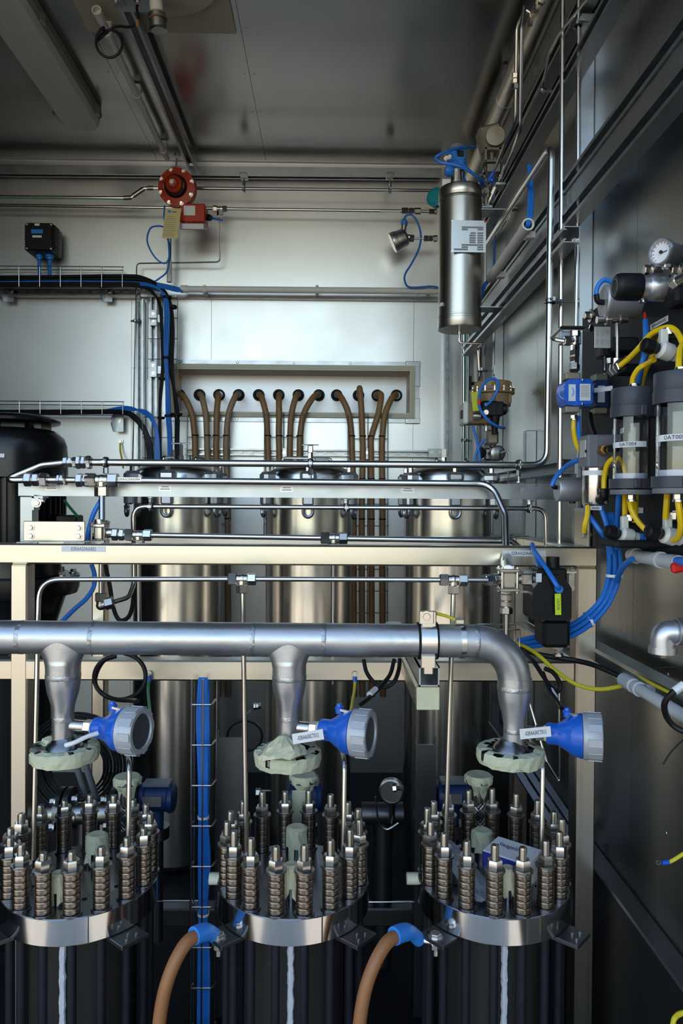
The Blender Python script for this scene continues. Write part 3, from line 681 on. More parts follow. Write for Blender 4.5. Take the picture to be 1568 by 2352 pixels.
MB().lathe(P(928, 518, D4), (0,0,1), [(0,.013),(.004,.015),(.018,.015),(.022,.011),(.03,.008)], 12).obj('gland', 'blue_light', ts)
MB().sweep(spline([P(928,506,D4),P(932,496,D4),P(945,494,D4),P(957,508,D4),P(966,538,D4),P(962,570,D4),P(945,605,D4),P(930,630,D4+.02),P(930,648,D4+.03),P(942,660,D4+.04),P(990,658,3.44),P(1012,662,3.44)]), .0046, 8).obj('lead', 'blue_cable', ts)
# canister
DC = 2.62
cn = thing('canister', P(1056, 760, DC), 'upright brushed steel canister bracketed to the right wall rails', 'canister')
cx, cy_ = P(1056, 600, DC).x, DC; zb, ztp = Z_(758, DC, 1056), Z_(436, DC, 1056); R = S(50, DC)
H = ztp-zb
MB().lathe((cx, cy_, zb), EZ, [(0,0),(0,R*.97),(.004,R),(.032,R),(.033,R*.985),(.040,R*.985),(.041,R),(.046,R),(.047,R*.975),(H-.048,R*.975),(H-.047,R),(H-.042,R),(H-.040,R*.985),(H-.034,R*.985),(H-.032,R),(H-.004,R),(H,R*.97),(H,0)], 48).obj('shell', 'canister_steel', cn)
MB().lathe((cx, cy_, zb), (0,0,-1), [(0,.007),(.015,.007),(.016,.005),(.03,.005)], 10).obj('drain_stub', 'fitting', cn)
MB().tube([(cx, cy_, zb-.02), (cx, cy_, zb-.045), (cx+.085, cy_-.01, zb-.05), P(1097, 800, DC+.05), P(1100, 850, DC+.06)], .0045, .012, 8).obj('drain_tube', 'stainless', cn)
np_ = MB().box((P(1066, 562, DC).x, cy_-R-.004, Z_(562, DC, 1066)), (S(80, DC-R), .002, S(73, DC-R)), bev=.0005).obj('nameplate', 'nameplate', cn)
nc = V((P(1066, 562, DC).x, cy_-R-.0055, Z_(562, DC, 1066))); pw, ph = S(80, DC-R), S(73, DC-R)
for (x0, x1, yy) in ((.3,.92,.22),(.3,.48,.285),(.75,.92,.285),(.55,.7,.40),(.75,.92,.40),(.52,.7,.475),(.75,.92,.475),(.52,.7,.55),(.75,.92,.55),(.52,.7,.62),(.75,.92,.62),(.52,.7,.69),(.75,.92,.69),(.3,.92,.77),(.3,.48,.84),(.75,.92,.84),(.08,.48,.91),(.75,.92,.91)):
    MB().box(nc+V(((x0+x1-1)/2*pw, 0, (.5-yy)*ph)), ((x1-x0)*pw, .0006, .0055)).obj('print_block', 'ink_grey', np_)
for sx_ in (-1,1):
    for sz_ in (-1,1): bolt(np_, nc+V((sx_*pw*.47,.0005,sz_*ph*.47)), (0,-1,0), .003, .002, 'red_plastic' if sx_ == 1 and sz_ == 1 else 'fitting', 'rivet')
for py, zz in ((488, 0), (710, 0)):
    z = Z_(py, DC, 1056); MB().box((cx+R+.035, cy_, z), (.09, .07, .005), bev=.001).box((cx+R+.078, cy_, z-.02), (.005, .07, .04), bev=.001).obj('bracket', 'zinc', cn)
    bolt(cn, (cx+R+.082, cy_-.02, z-.02), (0,-1,0), .009, .012)
MB().box((cx-R*.92, cy_-R*.42, Z_(706, DC, 1056)), (.003, .02, .012), Matrix.Rotation(.4, 3, 'Z')).obj('sticker', 'paper', cn)
# level transmitter on top
lt = thing('level_transmitter', P(1048, 430, DC), 'blue transmitter with grey cap on top of the canister', 'transmitter')
c = P(1048, 432, DC); MB().cyl(c, P(1048, 392, DC), S(13, DC), 20).cyl(c, c+V((0,0,.02)), S(16, DC), 20).obj('neck', 'stainless', lt)
h0 = P(1047, 393, DC)
MB().lathe(h0, (0.02,0,1), [(0,.012),(.004,.03),(.015,.037),(.03,.036),(.034,.030),(.062,.030),(.066,.031)], 28).obj('housing', 'blue_light', lt)
MB().lathe(h0+V((.001,0,.064)), (0.02,0,1), [(0,.031),(.006,.032),(.020,.031),(.028,.024),(.03,0)], 28).obj('cap', 'grey_light', lt)
w = MB().box(h0+V((.010,-.030,.045)), (.034,.008,.032), bev=.003).obj('display_frame', 'blue_light', lt); MB().box(h0+V((.010,-.0345,.045)), (.024,.002,.022)).obj('display', 'black_plastic', w)
for dx, dz in ((-.024, .03), (-.036, .026)): MB().cyl(h0+V((dx,-.028,dz)), h0+V((dx-.006,-.042,dz)), .008, 12).obj('plug', 'fitting', lt)
MB().lathe(h0+V((-.012,0,-.002)), (-.9,0,.2), [(0,.018),(.012,.022),(.026,.018),(.03,0)], 20).obj('side_bulb', 'blue_light', lt)
cable('blue_cable', [P(1092,338,2.66),P(1070,338,2.60),P(1040,343,2.56),P(1012,354,2.54),P(1000,363,2.54),P(1012,373,2.53),P(1040,378,2.52),P(1065,386,2.52),P(1090,402,2.54),P(1108,415,2.58),P(1112,425,2.62)], .0052, 'blue_cable', 'blue hose swooping in front of the blue transmitter cap')
cable('blue_cable', [P(1034,370,2.56),P(1050,368,2.53),P(1065,380,2.53),P(1085,398,2.55),P(1100,412,2.58),P(1108,430,2.62)], .0045, 'blue_cable', 'blue lead from the transmitter plug to the valve island')
cable('blue_cable', [P(1066,396,2.66),P(1065,408,2.64),P(1072,422,2.64),P(1082,434,2.66)], .0045, 'blue_cable', 'short blue lead drooping behind the transmitter neck')
cable('blue_cable', [P(1098,446,2.7),P(1106,450,2.7),P(1116,458,2.72)], .0055, 'blue_cable', 'short blue hose beside the canister top edge')
wt = sticker(None or lt, P(1025, 424, DC-.02), (1,0,0), (0,0,1), S(19, DC), S(25, DC), None, m='paper', name='white_tag')
MB().cyl(P(1024, 414, DC-.02), P(1025, 398, DC-.01), .0007, 6).obj('tag_string', 'ink_grey', lt)
tp = thing('teal_transmitter', P(1000, 458, 2.85), 'teal ring shaped transmitter peeking out behind the canister', 'transmitter')
MB().lathe(P(1007, 458, 2.86), (-.6,-.8,0), [(0,.024),(.006,.036),(.03,.036),(.034,.026),(.036,.024)], 28).obj('ring_housing', 'teal', tp)
MB().lathe(P(1007, 458, 2.86)+V((-.6,-.8,0))*.034, (-.6,-.8,0), [(0,.026),(.002,0)], 24).obj('display', 'paper', tp); MB().cyl(P(1007, 458, 2.87), (XW, 2.95, P(1007, 458, 2.87).z), .012, 12).obj('support_pipe', 'stainless', tp)
# actuated valve under the ceiling duct
av = thing('pneumatic_valve', P(1130, 400, 2.75), 'dull grey pneumatic valve cluster beside the canister top', 'valve')
c = P(1136, 316, 2.72)
MB().box(P(1126, 325, 2.76), (.085, .07, .10), Matrix.Rotation(-.25, 3, 'Y'), bev=.008).obj('actuator_body', 'tan_metal', av)
MB().lathe(c, (-.1,-1,-.15), [(0,.034),(.012,.036),(.022,.034),(.024,0)], 28).obj('round_cover', 'tan_metal', av)
MB().box(P(1128, 348, 2.72), (.07, .05, .010), bev=.002).box(P(1128, 376, 2.72), (.07, .05, .008), bev=.002).box(P(1112, 362, 2.72), (.008, .05, .05)).box(P(1145, 362, 2.72), (.008, .05, .05)).cyl(P(1129, 350, 2.72), P(1129, 376, 2.72), .008, 12).obj('yoke', 'tan_metal', av)
MB().box(P(1130, 392, 2.72), (.055, .05, .035), bev=.004).obj('valve_body', 'fitting_dark', av)
MB().box(P(1128, 404, 2.66), (.012, .01, .05), Matrix.Rotation(.55, 3, 'Y'), bev=.003).obj('lever', 'blue_plastic', av)
MB().sph(P(1129, 414, 2.66), .010, 10).obj('lever_knob', 'blue_plastic', av)
for (a, b, r) in (((1104,392),(1112,398),.009),((1114,420),(1120,440),.007),((1116,440),(1114,470),.006),((1138,430),(1120,470),.006),((1150,400),(1144,420),.009)):
    MB().cyl(P(*a, 2.68), P(*b, 2.7), r, 10).hexa(P(*a, 2.68), P(a[0]*.6+b[0]*.4, a[1]*.6+b[1]*.4, 2.69), r*1.5).obj('fitting', 'fitting', av)
MB().box(P(1146, 428, 2.7), (.04, .05, .012), bev=.002).box(P(1108, 482, 2.72), (.06, .06, .006)).box(P(1098, 520, 2.78), (.025, .03, .10)).obj('mounting_bracket', 'zinc', av)
MB().cyl(P(1158, 380, 2.66), P(1146, 415, 2.68), .0035, 8).obj('sleeve', 'paper', av)
# small bore tubes at the top right
tb = thing('tube_pair', P(1190, 170, 2.35), 'two bent thin steel tubes falling from the ceiling to the valve cluster', 'tube')
MB().tube([P(1222,-40,2.1), P(1205,5,2.15), P(1198,60,2.2), P(1194,300,2.35), P(1178,345,2.5), P(1146,420,2.7)], .0062, .05).obj('tube', 'stainless', tb)
MB().tube([P(1203,25,2.3), P(1186,62,2.3), P(1183,280,2.4), P(1160,330,2.5), P(1128,410,2.7)], .0058, .05).obj('tube', 'stainless', tb)
union(tb, P(1184, 166, 2.34), P(1183, 204, 2.36), .0058)
mt = thing('mini_valve', P(1218, 40, 2.2), 'pair of brass tipped fittings on the ceiling duct', 'fitting')
MB().tube([P(1232,0,2.2), P(1230,20,2.2)], .006).hexa(P(1231, 14, 2.2), P(1229, 26, 2.2), .011).obj('fitting', 'fitting', mt); MB().tube([P(1208,24,2.25), P(1217,30,2.25), P(1218,48,2.25)], .005, .01).hexa(P(1218, 44, 2.25), P(1216, 58, 2.25), .010).obj('fitting', 'fitting', mt)
t2_ = thing('cross_tube', P(1290, 95, 2.0), 'thin steel tube climbing diagonally between wall clamps', 'tube')
MB().tube([P(1190,305,2.5), P(1246,195,2.25), P(1262,120,2.1), P(1285,76,1.99), P(1350,-6,1.8)], .0038, .03, 8).obj('tube', 'stainless', t2_)
clamp(t2_, P(1246, 207, 2.25), V((.25,-.6,.75)), .006, P(1281, 211, 2.25))
# long vertical tubes in front of the right wall
lt2 = thing('tube_loop', P(1258, 1062, 1.98), 'thick polished tube loop from the wall down and along the front rail', 'tube')
x58 = P(1262, 700, 1.98).x; zt_ = Z_(330, 1.98, 1262)
MB().tube([(x58-.01, 2.95, zt_+.01), (x58+.002, 1.985, zt_), P(1256, 1069, 1.98), P(206, 1062, 1.98)], .0092, .045, 14, 8).obj('tube', 'stainless', lt2)
clamp(lt2, P(1264, 692, 1.98), EZ, .0092, P(1325, 694, 1.985))
for px in (713, 1191): clamp(lt2, P(px, 1065+(px-713)*.006, 1.98), EX, .0092, P(px, 1104+(px-713)*.01, 1.98))
clamp(lt2, P(243, 1062, 1.98), EX, .0092, P(243, 1101, 1.98))
l2 = thing('riser_tube', P(1286, 1240, 2.0), 'slim upright steel tube left of the wall post, full picture height', 'tube')
MB().tube([P(1292,-60,2.0), P(1284,1258,2.0)], .0065, 0).obj('tube', 'stainless', l2)
l3 = thing('riser_tube', P(1327, 760, 1.95), 'thin upright tube clamped twice in front of the wall post', 'tube')
MB().tube([P(1328,-60,1.95), P(1326,560,1.95), P(1321,770,1.94)], .0045, .1).obj('tube', 'stainless', l3)
clamp(l3, P(1328, 55, 1.95), EZ, .0055, P(1360, 55, 1.95)); clamp(l3, P(1328, 424, 1.95), EZ, .0055, P(1362, 424, 1.95))
for py in (55, 424): MB().lathe(P(1363, py, 1.95), (1,0,0), [(0,.020),(.004,.020),(.005,.012)], 20).obj('clamp_washer', 'zinc', l3)
# sloping conduit with blue cables at the right wall
sc = thing('wall_conduit', P(1160, 580, 2.5), 'open ended grey conduit with blue cables on the right wall', 'conduit')
xo = .585; a = V((xo, 2.24, Z_(512, 2.24, 1212))); b = V((xo, 2.75, Z_(512, 2.24, 1212)+.0))
a = P(1212, 516, 2.20); b = P(1126, 640, 2.72)
MB().lathe(a, b-a, [(0,.0125),(0,.0165),((b-a).length,.0165)], 18, open_=True).obj('pipe', 'pvc', sc); MB().cyl(lerp(a,b,.06), lerp(a,b,.062), .0160, 16).obj('dark_bore', 'black_rubber', sc)
MB().lathe(a-(b-a).normalized()*.004, b-a, [(0,.0135),(0,.0185),(.045,.0185),(.047,.0165)], 18, open_=True).obj('socket', 'pvc', sc)
for t in (.12, .86): p = lerp(a, b, t); MB().box(p+V((.022,0,-.010)), (.03,.03,.02), bev=.002).obj('clip', 'pvc', sc)
bundle('cable_bundle', P(1213, 450, 2.22), 'blue cables dropping into the open conduit on the right wall', [('blue_cable', .0046, [P(1214+o*.3,380,2.3), P(1215+o,440,2.25), P(1213+o,490,2.21), P(1209+o*.6,518,2.205), P(1199+o*.3,536,2.26)]) for o in (0,4,8)])
bundle('cable_bundle', P(1110, 665, 2.74), 'blue cables fanning out of the lower end of the right wall conduit', [('blue_cable', .0042, [P(1122,645,2.74), P(1114,650+k*4,2.72), P(1106,664+k*8,2.74), P(1100,690+k*10,2.8)]) for k in range(3)])
cable('blue_cable', [P(1135,380,3.0), P(1135,520,3.05), P(1134,620,3.1)], .005, 'blue_cable', 'blue cable hanging behind the wall post beside the canister')
# tubes in the far right corner
fc = thing('corner_tube', P(1065, 900, 3.35), 'green striped upright tube in the far right corner', 'tube')
MB().cyl(P(1065, 765, 3.35), P(1064, 1130, 3.35), .0088, 12).obj('tube', 'stainless', fc); MB().box(P(1065.5, 930, 3.3405), (.004, .001, S(330, 3.35))).obj('stripe', 'green_stripe', fc)
clamp(fc, P(1065, 1011, 3.35), EZ, .009, P(1082, 1012, 3.35))
fp = thing('corner_conduit', P(1094, 880, 3.3), 'pale plastic conduit in the far corner behind the tan actuator', 'conduit')
MB().cyl(P(1094, 740, 3.3), P(1090, 1130, 3.3), .0115, 14).obj('pipe', 'pvc', fp)
ft = thing('sensing_tube', P(1102, 830, 2.9), 'thin tube with black T handle valve above the tan actuator', 'tube')
MB().tube([P(1103,795,2.86), P(1103,862,2.80), P(1103,880,2.78)], .0042, .01, 8).obj('tube', 'stainless', ft)
clamp(ft, P(1103, 850, 2.81), EZ, .0055, P(1132, 851, 2.81))
MB().box(P(1133, 851, 2.81), (.006, .03, .035)).obj('clamp_plate', 'zinc', ft)
MB().hexa(P(1103, 866, 2.79), P(1103, 886, 2.78), .010).obj('valve_body', 'fitting', ft)
MB().box(P(1079, 880, 2.76), (.010, .014, .053), bev=.004).cyl(P(1079, 881, 2.76), P(1096, 881, 2.77), .0065, 10).obj('handle', 'black_plastic', ft)
# ---------------------------------------------------------------- tan control valve at the far right
DT = 2.70
tv = thing('control_valve', P(1130, 1060, DT), 'tan diaphragm control valve with black positioner near the far corner', 'valve')
c = P(1131, 885, DT); r = S(44, DT)
MB().lathe(P(1131, 936, DT), EZ, [(0,r*.45),(.004,r*.92),(.045,r*.95),(.048,r*1.12),(.054,r*1.12),(.056,r*1.08),(.059,r*1.12),(.066,r*1.12),(.068,r*.97),(.088,r*.97),(.092,r*.9),(.092,0)], 40).obj('diaphragm_case', 'tan_paint', tv)
zc0 = P(1131, 936, DT)+V((0,0,.060))
for k in range(14):
    t = 2*math.pi*k/14+.1; q = zc0+V((math.cos(t)*r*1.07, math.sin(t)*r*1.07, -.008)); MB().cyl(q, q+V((0,0,.018)), .0045, 8).obj('bolt', 'fitting', tv)
for t in (-1.75, -.6, 3.6): MB().box(P(1131, 906, DT)+V((math.cos(t)*r*.92, math.sin(t)*r*.92, 0)), (.014,.014,.075), bev=.003).obj('rib', 'tan_paint', tv)
MB().box(P(1142, 935, DT-.01), (.07,.06,.05), bev=.006).obj('yoke', 'tan_paint', tv)
ps = MB().box(P(1098, 951, DT-.03), (.12,.09,.075), bev=.006).obj('positioner_box', 'tan_paint', tv)
MB().box(P(1065, 951, DT-.04), (.020,.10,.08), bev=.006).obj('positioner_cover', 'white_plastic', ps); MB().box(P(1060, 952, DT-.06), (.006,.03,.028)).obj('window', 'black_plastic', ps)
MB().cyl(P(1085, 956, DT-.09), P(1103, 956, DT-.09), .0125, 16).ring(P(1090, 956, DT-.09), EX, .0125, .0145, .004).obj('gauge_plug', 'fitting', ps)
br = MB().box(P(1122, 940, DT-.085), (.058,.04,.055), bev=.005).box(P(1144, 940, DT-.085), (.03,.04,.05), bev=.004).obj('filter_regulator', 'black_plastic', tv)
MB().lathe(P(1153, 940, DT-.085), (1,0,0), [(0,.018),(.004,.020),(.012,.020),(.014,.016)], 20).obj('knob', 'black_plastic', br)
MB().lathe(P(1136, 956, DT-.085), (0,0,-1), [(0,.018),(.035,.0135),(.048,.011),(.065,.010),(.066,0)], 18).obj('bowl', 'black_plastic', br)
MB().cyl(P(1117, 947, DT-.1), P(1116, 947, DT-.112), .009, 16).obj('gauge', 'alu', br)
MB().cyl(P(1117, 929, DT-.1), P(1116, 929, DT-.112), .006, 12).obj('port', 'blue_light', br)
sticker(tv, P(1092, 922, DT-.1), (1,.0,.12), (-.12,0,1), S(17, DT), S(42, DT), None, m='tag_lime', name='lime_tag')
st = MB().box(P(1128, 1005, DT-.02), (.045,.05,.055), bev=.008).obj('stem_block', 'tan_metal', tv)
for sg in (-1, 1): MB().cyl(P(1127+sg*11, 990, DT-.01), P(1127+sg*11, 965, DT-.01), .0045, 8).obj('pillar', 'fitting', tv)
MB().cyl(P(1131, 1022, DT), P(1131, 1036, DT), .012, 12).obj('stem', 'brass', tv)
vb = MB().lathe(P(1136, 1042, DT-.02), (.2,-1,0), [(0,.028),(.03,.028),(.034,.022),(.036,0)], 24).box(P(1126, 1044, DT), (.055,.05,.045), bev=.006).obj('valve_body', 'fitting_dark', tv)
MB().lathe(P(1114, 1040, DT-.03), (-1,-.2,0), [(0,.012),(.01,.020),(.018,.020),(.02,.012)], 8).obj('handwheel', 'black_plastic', vb)
MB().tube([P(1140,1038,DT-.05), P(1150,1040,DT-.05), P(1168,1034,DT-.06), P(1168,1130,DT-.06)], .0042, .012, 8).obj('impulse_tube', 'stainless', tv)
clamp(tv, P(1168, 1083, DT-.06), EZ, .005, P(1206, 1082, DT-.06))
cable('blue_cable', [P(1118,930,DT-.115),P(1128,920,DT-.125),P(1140,900,DT-.135),P(1144,880,DT-.13),P(1134,870,DT-.13),P(1117,875,DT-.13),P(1104,895,DT-.13),P(1099,920,DT-.125),P(1105,945,DT-.12),P(1124,968,DT-.12),P(1146,981,DT-.1),P(1158,983,DT-.05)], .0050, 'blue_cable', 'blue air hose looping in front of the tan diaphragm case')
MB().cyl(P(1099.5,917,DT-.126), P(1100.5,929,DT-.126), .0058, 8).obj('cable_marker', 'red_plastic', label='small red sleeve on the blue hose loop', cat='sleeve')
cable('blue_cable', [P(1086,978,DT-.05),P(1094,1010,DT-.05),P(1101,1045,DT-.05),P(1103,1080,DT-.05)], .0045, 'blue_cable', 'blue cable hanging from the tan positioner box')
cable('blue_cable', [P(1113,1008,DT-.05),P(1100,1025,DT-.05),P(1092,1045,DT-.05),P(1088,1080,DT-.05)], .0045, 'blue_cable', 'blue cable crossing left below the tan valve stem')
# ---------------------------------------------------------------- three tanks with clamped lids
TD = 2.70
TX = [408, 711, 1027]
names = ['left', 'middle', 'right']
for i, tx in enumerate(TX):
    dy = (tx-711)*.0065; r = S(98, TD)
    c0 = V((P(tx, 1100, TD).x, TD, 0)); zl = Z_(1109+dy, TD, tx)
    t = thing('tank', (c0.x, TD, 0), '%s of the three tall steel tanks with bolted domed lids' % names[i], 'tank', 'steel tanks')
    MB().lathe((c0.x, TD, .02), EZ, [(0,r*.9),(.02,r),(zl-.05,r),(zl-.045,r*1.05),(zl-.02,r*1.05)], 56).obj('shell', 'tank_steel', t)
    lid = MB().lathe((c0.x, TD, zl-.02), EZ, [(0,r*1.05),(.014,r*1.05),(.018,r*1.0),(.042,r*.985),(.056,r*.955),(.068,r*.88),(.078,r*.74),(.085,r*.52),(.089,r*.25),(.090,0)], 56).obj('lid', 'lid_steel', t)
    MB().box((c0.x, TD, zl-.027), (.001, .001, .001)).ring((c0.x, TD, zl-.02), EZ, r*.99, r*1.055, .008, 56).obj('lid_gasket', 'black_rubber', t)
    for k in range(6):
        a = math.pi/2*-1 + k*math.pi/3; cdir = V((math.cos(a), math.sin(a), 0)); tang = V((-cdir.y, cdir.x, 0)); Rm = Matrix((tang, cdir, EZ)).transposed()
        q = V((c0.x, TD, zl))+cdir*r*1.06
        cl = MB().box(q+V((0,0,.018)), (.058,.052,.036), Rm, bev=.013).box(q+cdir*.012+V((0,0,-.045)), (.040,.028,.075), Rm, bev=.006).obj('clamp', 'alu', t)
        MB().hexa(q+V((0,0,.034)), q+V((0,0,.058)), .0095).cyl(q+V((0,0,.058)), q+V((0,0,.068)), .006, 10).obj('clamp_nut', 'fitting', cl)
        e = q+cdir*.018+V((0,0,-.102)); mb = MB()
        pts = [e+tang*(.017*math.cos(s_))+V((0,0,.020*math.sin(s_))) for s_ in [x*2*math.pi/14 for x in range(15)]]
        mb.sweep(pts, .0055, 8).cyl(e-tang*.03+V((0,0,.012)), e+tang*.03+V((0,0,.012)), .004, 8).obj('eye_bolt', 'zinc', cl)
    for (dx, dyy) in ((-.035, .0), (.075, .03)) if i != 1 else ((-.04, .0), (.02, .03)):
        h = V((c0.x+dx, TD+dyy, zl+.055)); w = .032 if i != 1 else .058
        dirv = V((.35, 1, 0)).normalized() if i != 1 else V((1, .1, 0)).normalized()
        MB().tube([h-dirv*w, h-dirv*w+V((0,0,.035)), h+dirv*w+V((0,0,.035)), h+dirv*w], .0055, .012, 10).obj('lid_handle', 'stainless', lid)
    if i == 1:
        b = V((c0.x+.002, TD, zl+.08)); MB().hexa(b, b+V((0,0,.03)), .010).box(b+V((0,0,.042)), (.02,.02,.028), bev=.003).obj('vent_valve', 'fitting', lid)
        MB().cyl(b+V((-.030,0,.058)), b+V((.030,0,.058)), .0028, 8).cyl(b+V((0,0,.05)), b+V((0,0,.058)), .004, 8).obj('t_handle', 'fitting', lid)
    if i == 0:
        for dx, h in ((-.03,.06),(.0,.08),(.03,.04)): MB().hexa((c0.x+dx, TD+.06, zl+.06), (c0.x+dx, TD+.06, zl+.06+h*.5), .011).hexa((c0.x+dx, TD+.06, zl+.06+h*.5), (c0.x+dx, TD+.06, zl+.06+h), .008).obj('port_fitting', 'fitting', lid)
        MB().cyl((c0.x-.035, TD+.06, zl+.145), (c0.x+.035, TD+.06, zl+.145), .0028, 8).cyl((c0.x, TD+.06, zl+.13), (c0.x, TD+.06, zl+.145), .004, 8).obj('t_handle', 'fitting', lid)
    if i == 2:
        MB().hexa((c0.x-.005, TD+.06, zl+.06), (c0.x-.005, TD+.06, zl+.10), .011).box((c0.x-.005, TD+.06, zl+.115), (.016,.016,.03)).obj('port_fitting', 'fitting', lid)
        MB().box((c0.x-r*.96, TD-r*.30, CZ-.125), (.012,.002,.012), Matrix.Rotation(-1.25, 3, 'Z')).obj('sticker', 'paper', t)
# ================================================================ galvanized cross beam, its post and the steel skid frame
DG = 1.98
gb = thing('cross_beam', P(670, 1125, DG), 'galvanized cross beam running in front of the tank lids', 'beam')
a = P(42, 1121, DG); b = P(1300, 1130, DG)
mb = MB(); w = b-a
mb.prism([(-.0205,0),(.0205,0),(.0205,.041),(.011,.041),(.011,.0385),(.018,.0385),(.018,.0025),(-.018,.0025),(-.018,.0385),(-.011,.0385),(-.011,.041),(-.0205,.041)], a, V((0,0,1)), V((0,1,0)), w).obj('channel', 'zinc', gb)
for px in (118, 377, 655, 933, 1210):
    c = lerp(a, b, (px-42)/1258.)+V((0,-.0008,.002))
    MB().box(c, (S(30, DG), .0008, S(13, DG))).obj('embossed_patch', 'alu', gb)
    for dz, ww in ((.004, .02), (-.002, .026)): MB().box(c+V((0,-.0005,dz)), (ww, .0004, .0022)).obj('embossed_print', 'ink_grey', gb)
for k in range(45): MB().box(lerp(a, b, (k+.5)/45)+V((0,-.0006,.016)), (.008, .0006, .002)).obj('notch', 'fitting_dark', gb)
pb = thing('beam_post', P(60, 1245, DG), 'short galvanized post under the left end of the cross beam', 'post')
MB().box((P(60,1190,DG).x, DG+.0205, (Z_(1140,DG,60)+Z_(1246,DG,60))/2), (S(30,DG), .041, Z_(1140,DG,60)-Z_(1246,DG,60)), bev=.002).obj('channel', 'zinc', pb)
MB().box(P(82, 1154, DG), (.006,.04,.04)).box(P(92, 1142, DG), (.03,.04,.005)).obj('angle', 'zinc', pb)
bolt(pb, P(84, 1155, DG-.02), (0.2,-1,0), .009, .01); bolt(pb, P(96, 1146, DG-.01), (0,-.3,-1), .008, .01)
# frame
DF = 1.73
fr_ = thing('skid_frame', V((.2, DF, 0)), 'welded stainless box section frame across the middle of the room', 'frame')
FT = .049
xl0, xl1 = P(22,1400,DF).x, P(62,1400,DF).x
xr1 = P(1371,1450,DF).x; xr0 = xr1-FT
zt1, zt0 = Z_(1252.5, DF), Z_(1299.5, DF); zm1, zm0 = Z_(1518.5, DF), Z_(1566, DF)
def bar(x0, x1, y0, y1, z0, z1, m='frame_steel'): return MB().box(((x0+x1)/2, (y0+y1)/2, (z0+z1)/2), (x1-x0, y1-y0, z1-z0), bev=.004).obj('beam', m, fr_)
YB = 2.32
top = bar(-.95, xr1, DF, DF+FT, zt0, zt1); bar(-.95, xr0-.001, DF+.002, DF+FT, zm0, zm1)
bar(xr0, xr1, DF, DF+FT, 0, zt0-.001, 'frame_steel_v'); bar(xl0, xl1, DF+.001, DF+FT, 0, zt0-.001, 'frame_steel_v')
bar(xr0, xr1, YB, YB+FT, 0, zt1, 'frame_steel_v'); bar(xl0, xl1, YB, YB+FT, 0, zt1, 'frame_steel_v')
bar(-.95, xr0, YB, YB+FT, zt0-.005, zt1-.005)
for (z0, z1) in ((zt0, zt1-.002), (zm0, zm1)):
    bar(xr0+.001, xr1-.001, DF+FT, YB, z0, z1, 'frame_steel_v'); bar(xl0-.03, xl1-.031, DF+FT, YB, z0, z1, 'frame_steel_v')
bar(-.95, xr0, DF+.3, DF+.3+FT, CZ-1.17, CZ-1.12, 'dark_steel')  # low beam of the same frame steel, its shade put in as dark colour
xbk = P(930, 1540, DF).x
bar(xbk-.004, xbk+.046, DF+FT, YB, zm0, zm1)
sticker(fr_, (P(192,1262,DF).x, DF-.0006, Z_(1262,DF,192)+.001), EX, EZ, S(100,DF), S(13,DF), '02RAA20AA003', S(12,DF), ink='ink_grey', tw=S(56,DF))
sticker(fr_, (P(1203,1271,DF).x, DF-.0006, Z_(1271,DF,1203)), EX, EZ, S(100,DF), S(13,DF), '02RAA20AA004', S(12,DF), tw=S(58,DF))
for px in (55, 165): MB().box((P(px,1249,DF).x, DF+.02, zt1+.001), (.05, .01, .004), bev=.0015).obj('weld_bead', 'weld', fr_)
# stub arm towards the viewer carrying the manifold clamp
sa = MB(); x0 = P(955,1600,1.34).x; x1 = P(1010,1600,1.34).x; z0 = Z_(1631,1.34,982); z1 = Z_(1576,1.34,982)
sa.box(((x0+x1)/2, (1.34+DF)/2, (z0+z1)/2), (x1-x0, DF-1.34-.002, z1-z0), bev=.005); arm = sa.obj('stub_arm', 'frame_steel', fr_)
MB().box(((x0+x1)/2, 1.338, (z0+z1)/2), (x1-x0-.002, .004, z1-z0-.002), bev=.0015).obj('end_cap', 'tape_cream', arm)
ch = MB(); hx0, hx1, hz0, hz1 = P(962,1555,1.335).x, P(1009,1555,1.335).x, Z_(1577,1.335,985), Z_(1531,1.335,985); th = .0028
ch.box(((hx0+hx1)/2, 1.5, hz0+th/2), (hx1-hx0, .33, th)).box((hx0+th/2, 1.5, (hz0+hz1)/2), (th, .33, hz1-hz0)).box((hx1-th/2, 1.5, (hz0+hz1)/2), (th, .33, hz1-hz0))
ch.box((hx0+.006, 1.5, hz1-th/2), (.012, .33, th)).box((hx1-.006, 1.5, hz1-th/2), (.012, .33, th)); ch.obj('clamp_rail', 'zinc', arm)
# thin plate with four bolts standing on the frame
pl = thing('bolted_plate', P(125, 1245, 1.80), 'blank steel plate with four bolts standing on the frame', 'plate')
c = P(125, 1220, 1.80); MB().box(c, (S(140,1.8), .005, S(46,1.8)), bev=.003).obj('plate', 'frame_steel', pl)
MB().box(c+V((0,.02,-S(24,1.8))), (S(138,1.8), .04, .005)).obj('foot', 'frame_steel', pl)
for px in (70, 180):
    for py in (1212, 1231): bolt(pl, P(px, py+(px-70)*.006, 1.797), (0,-1,0), .007, .005)
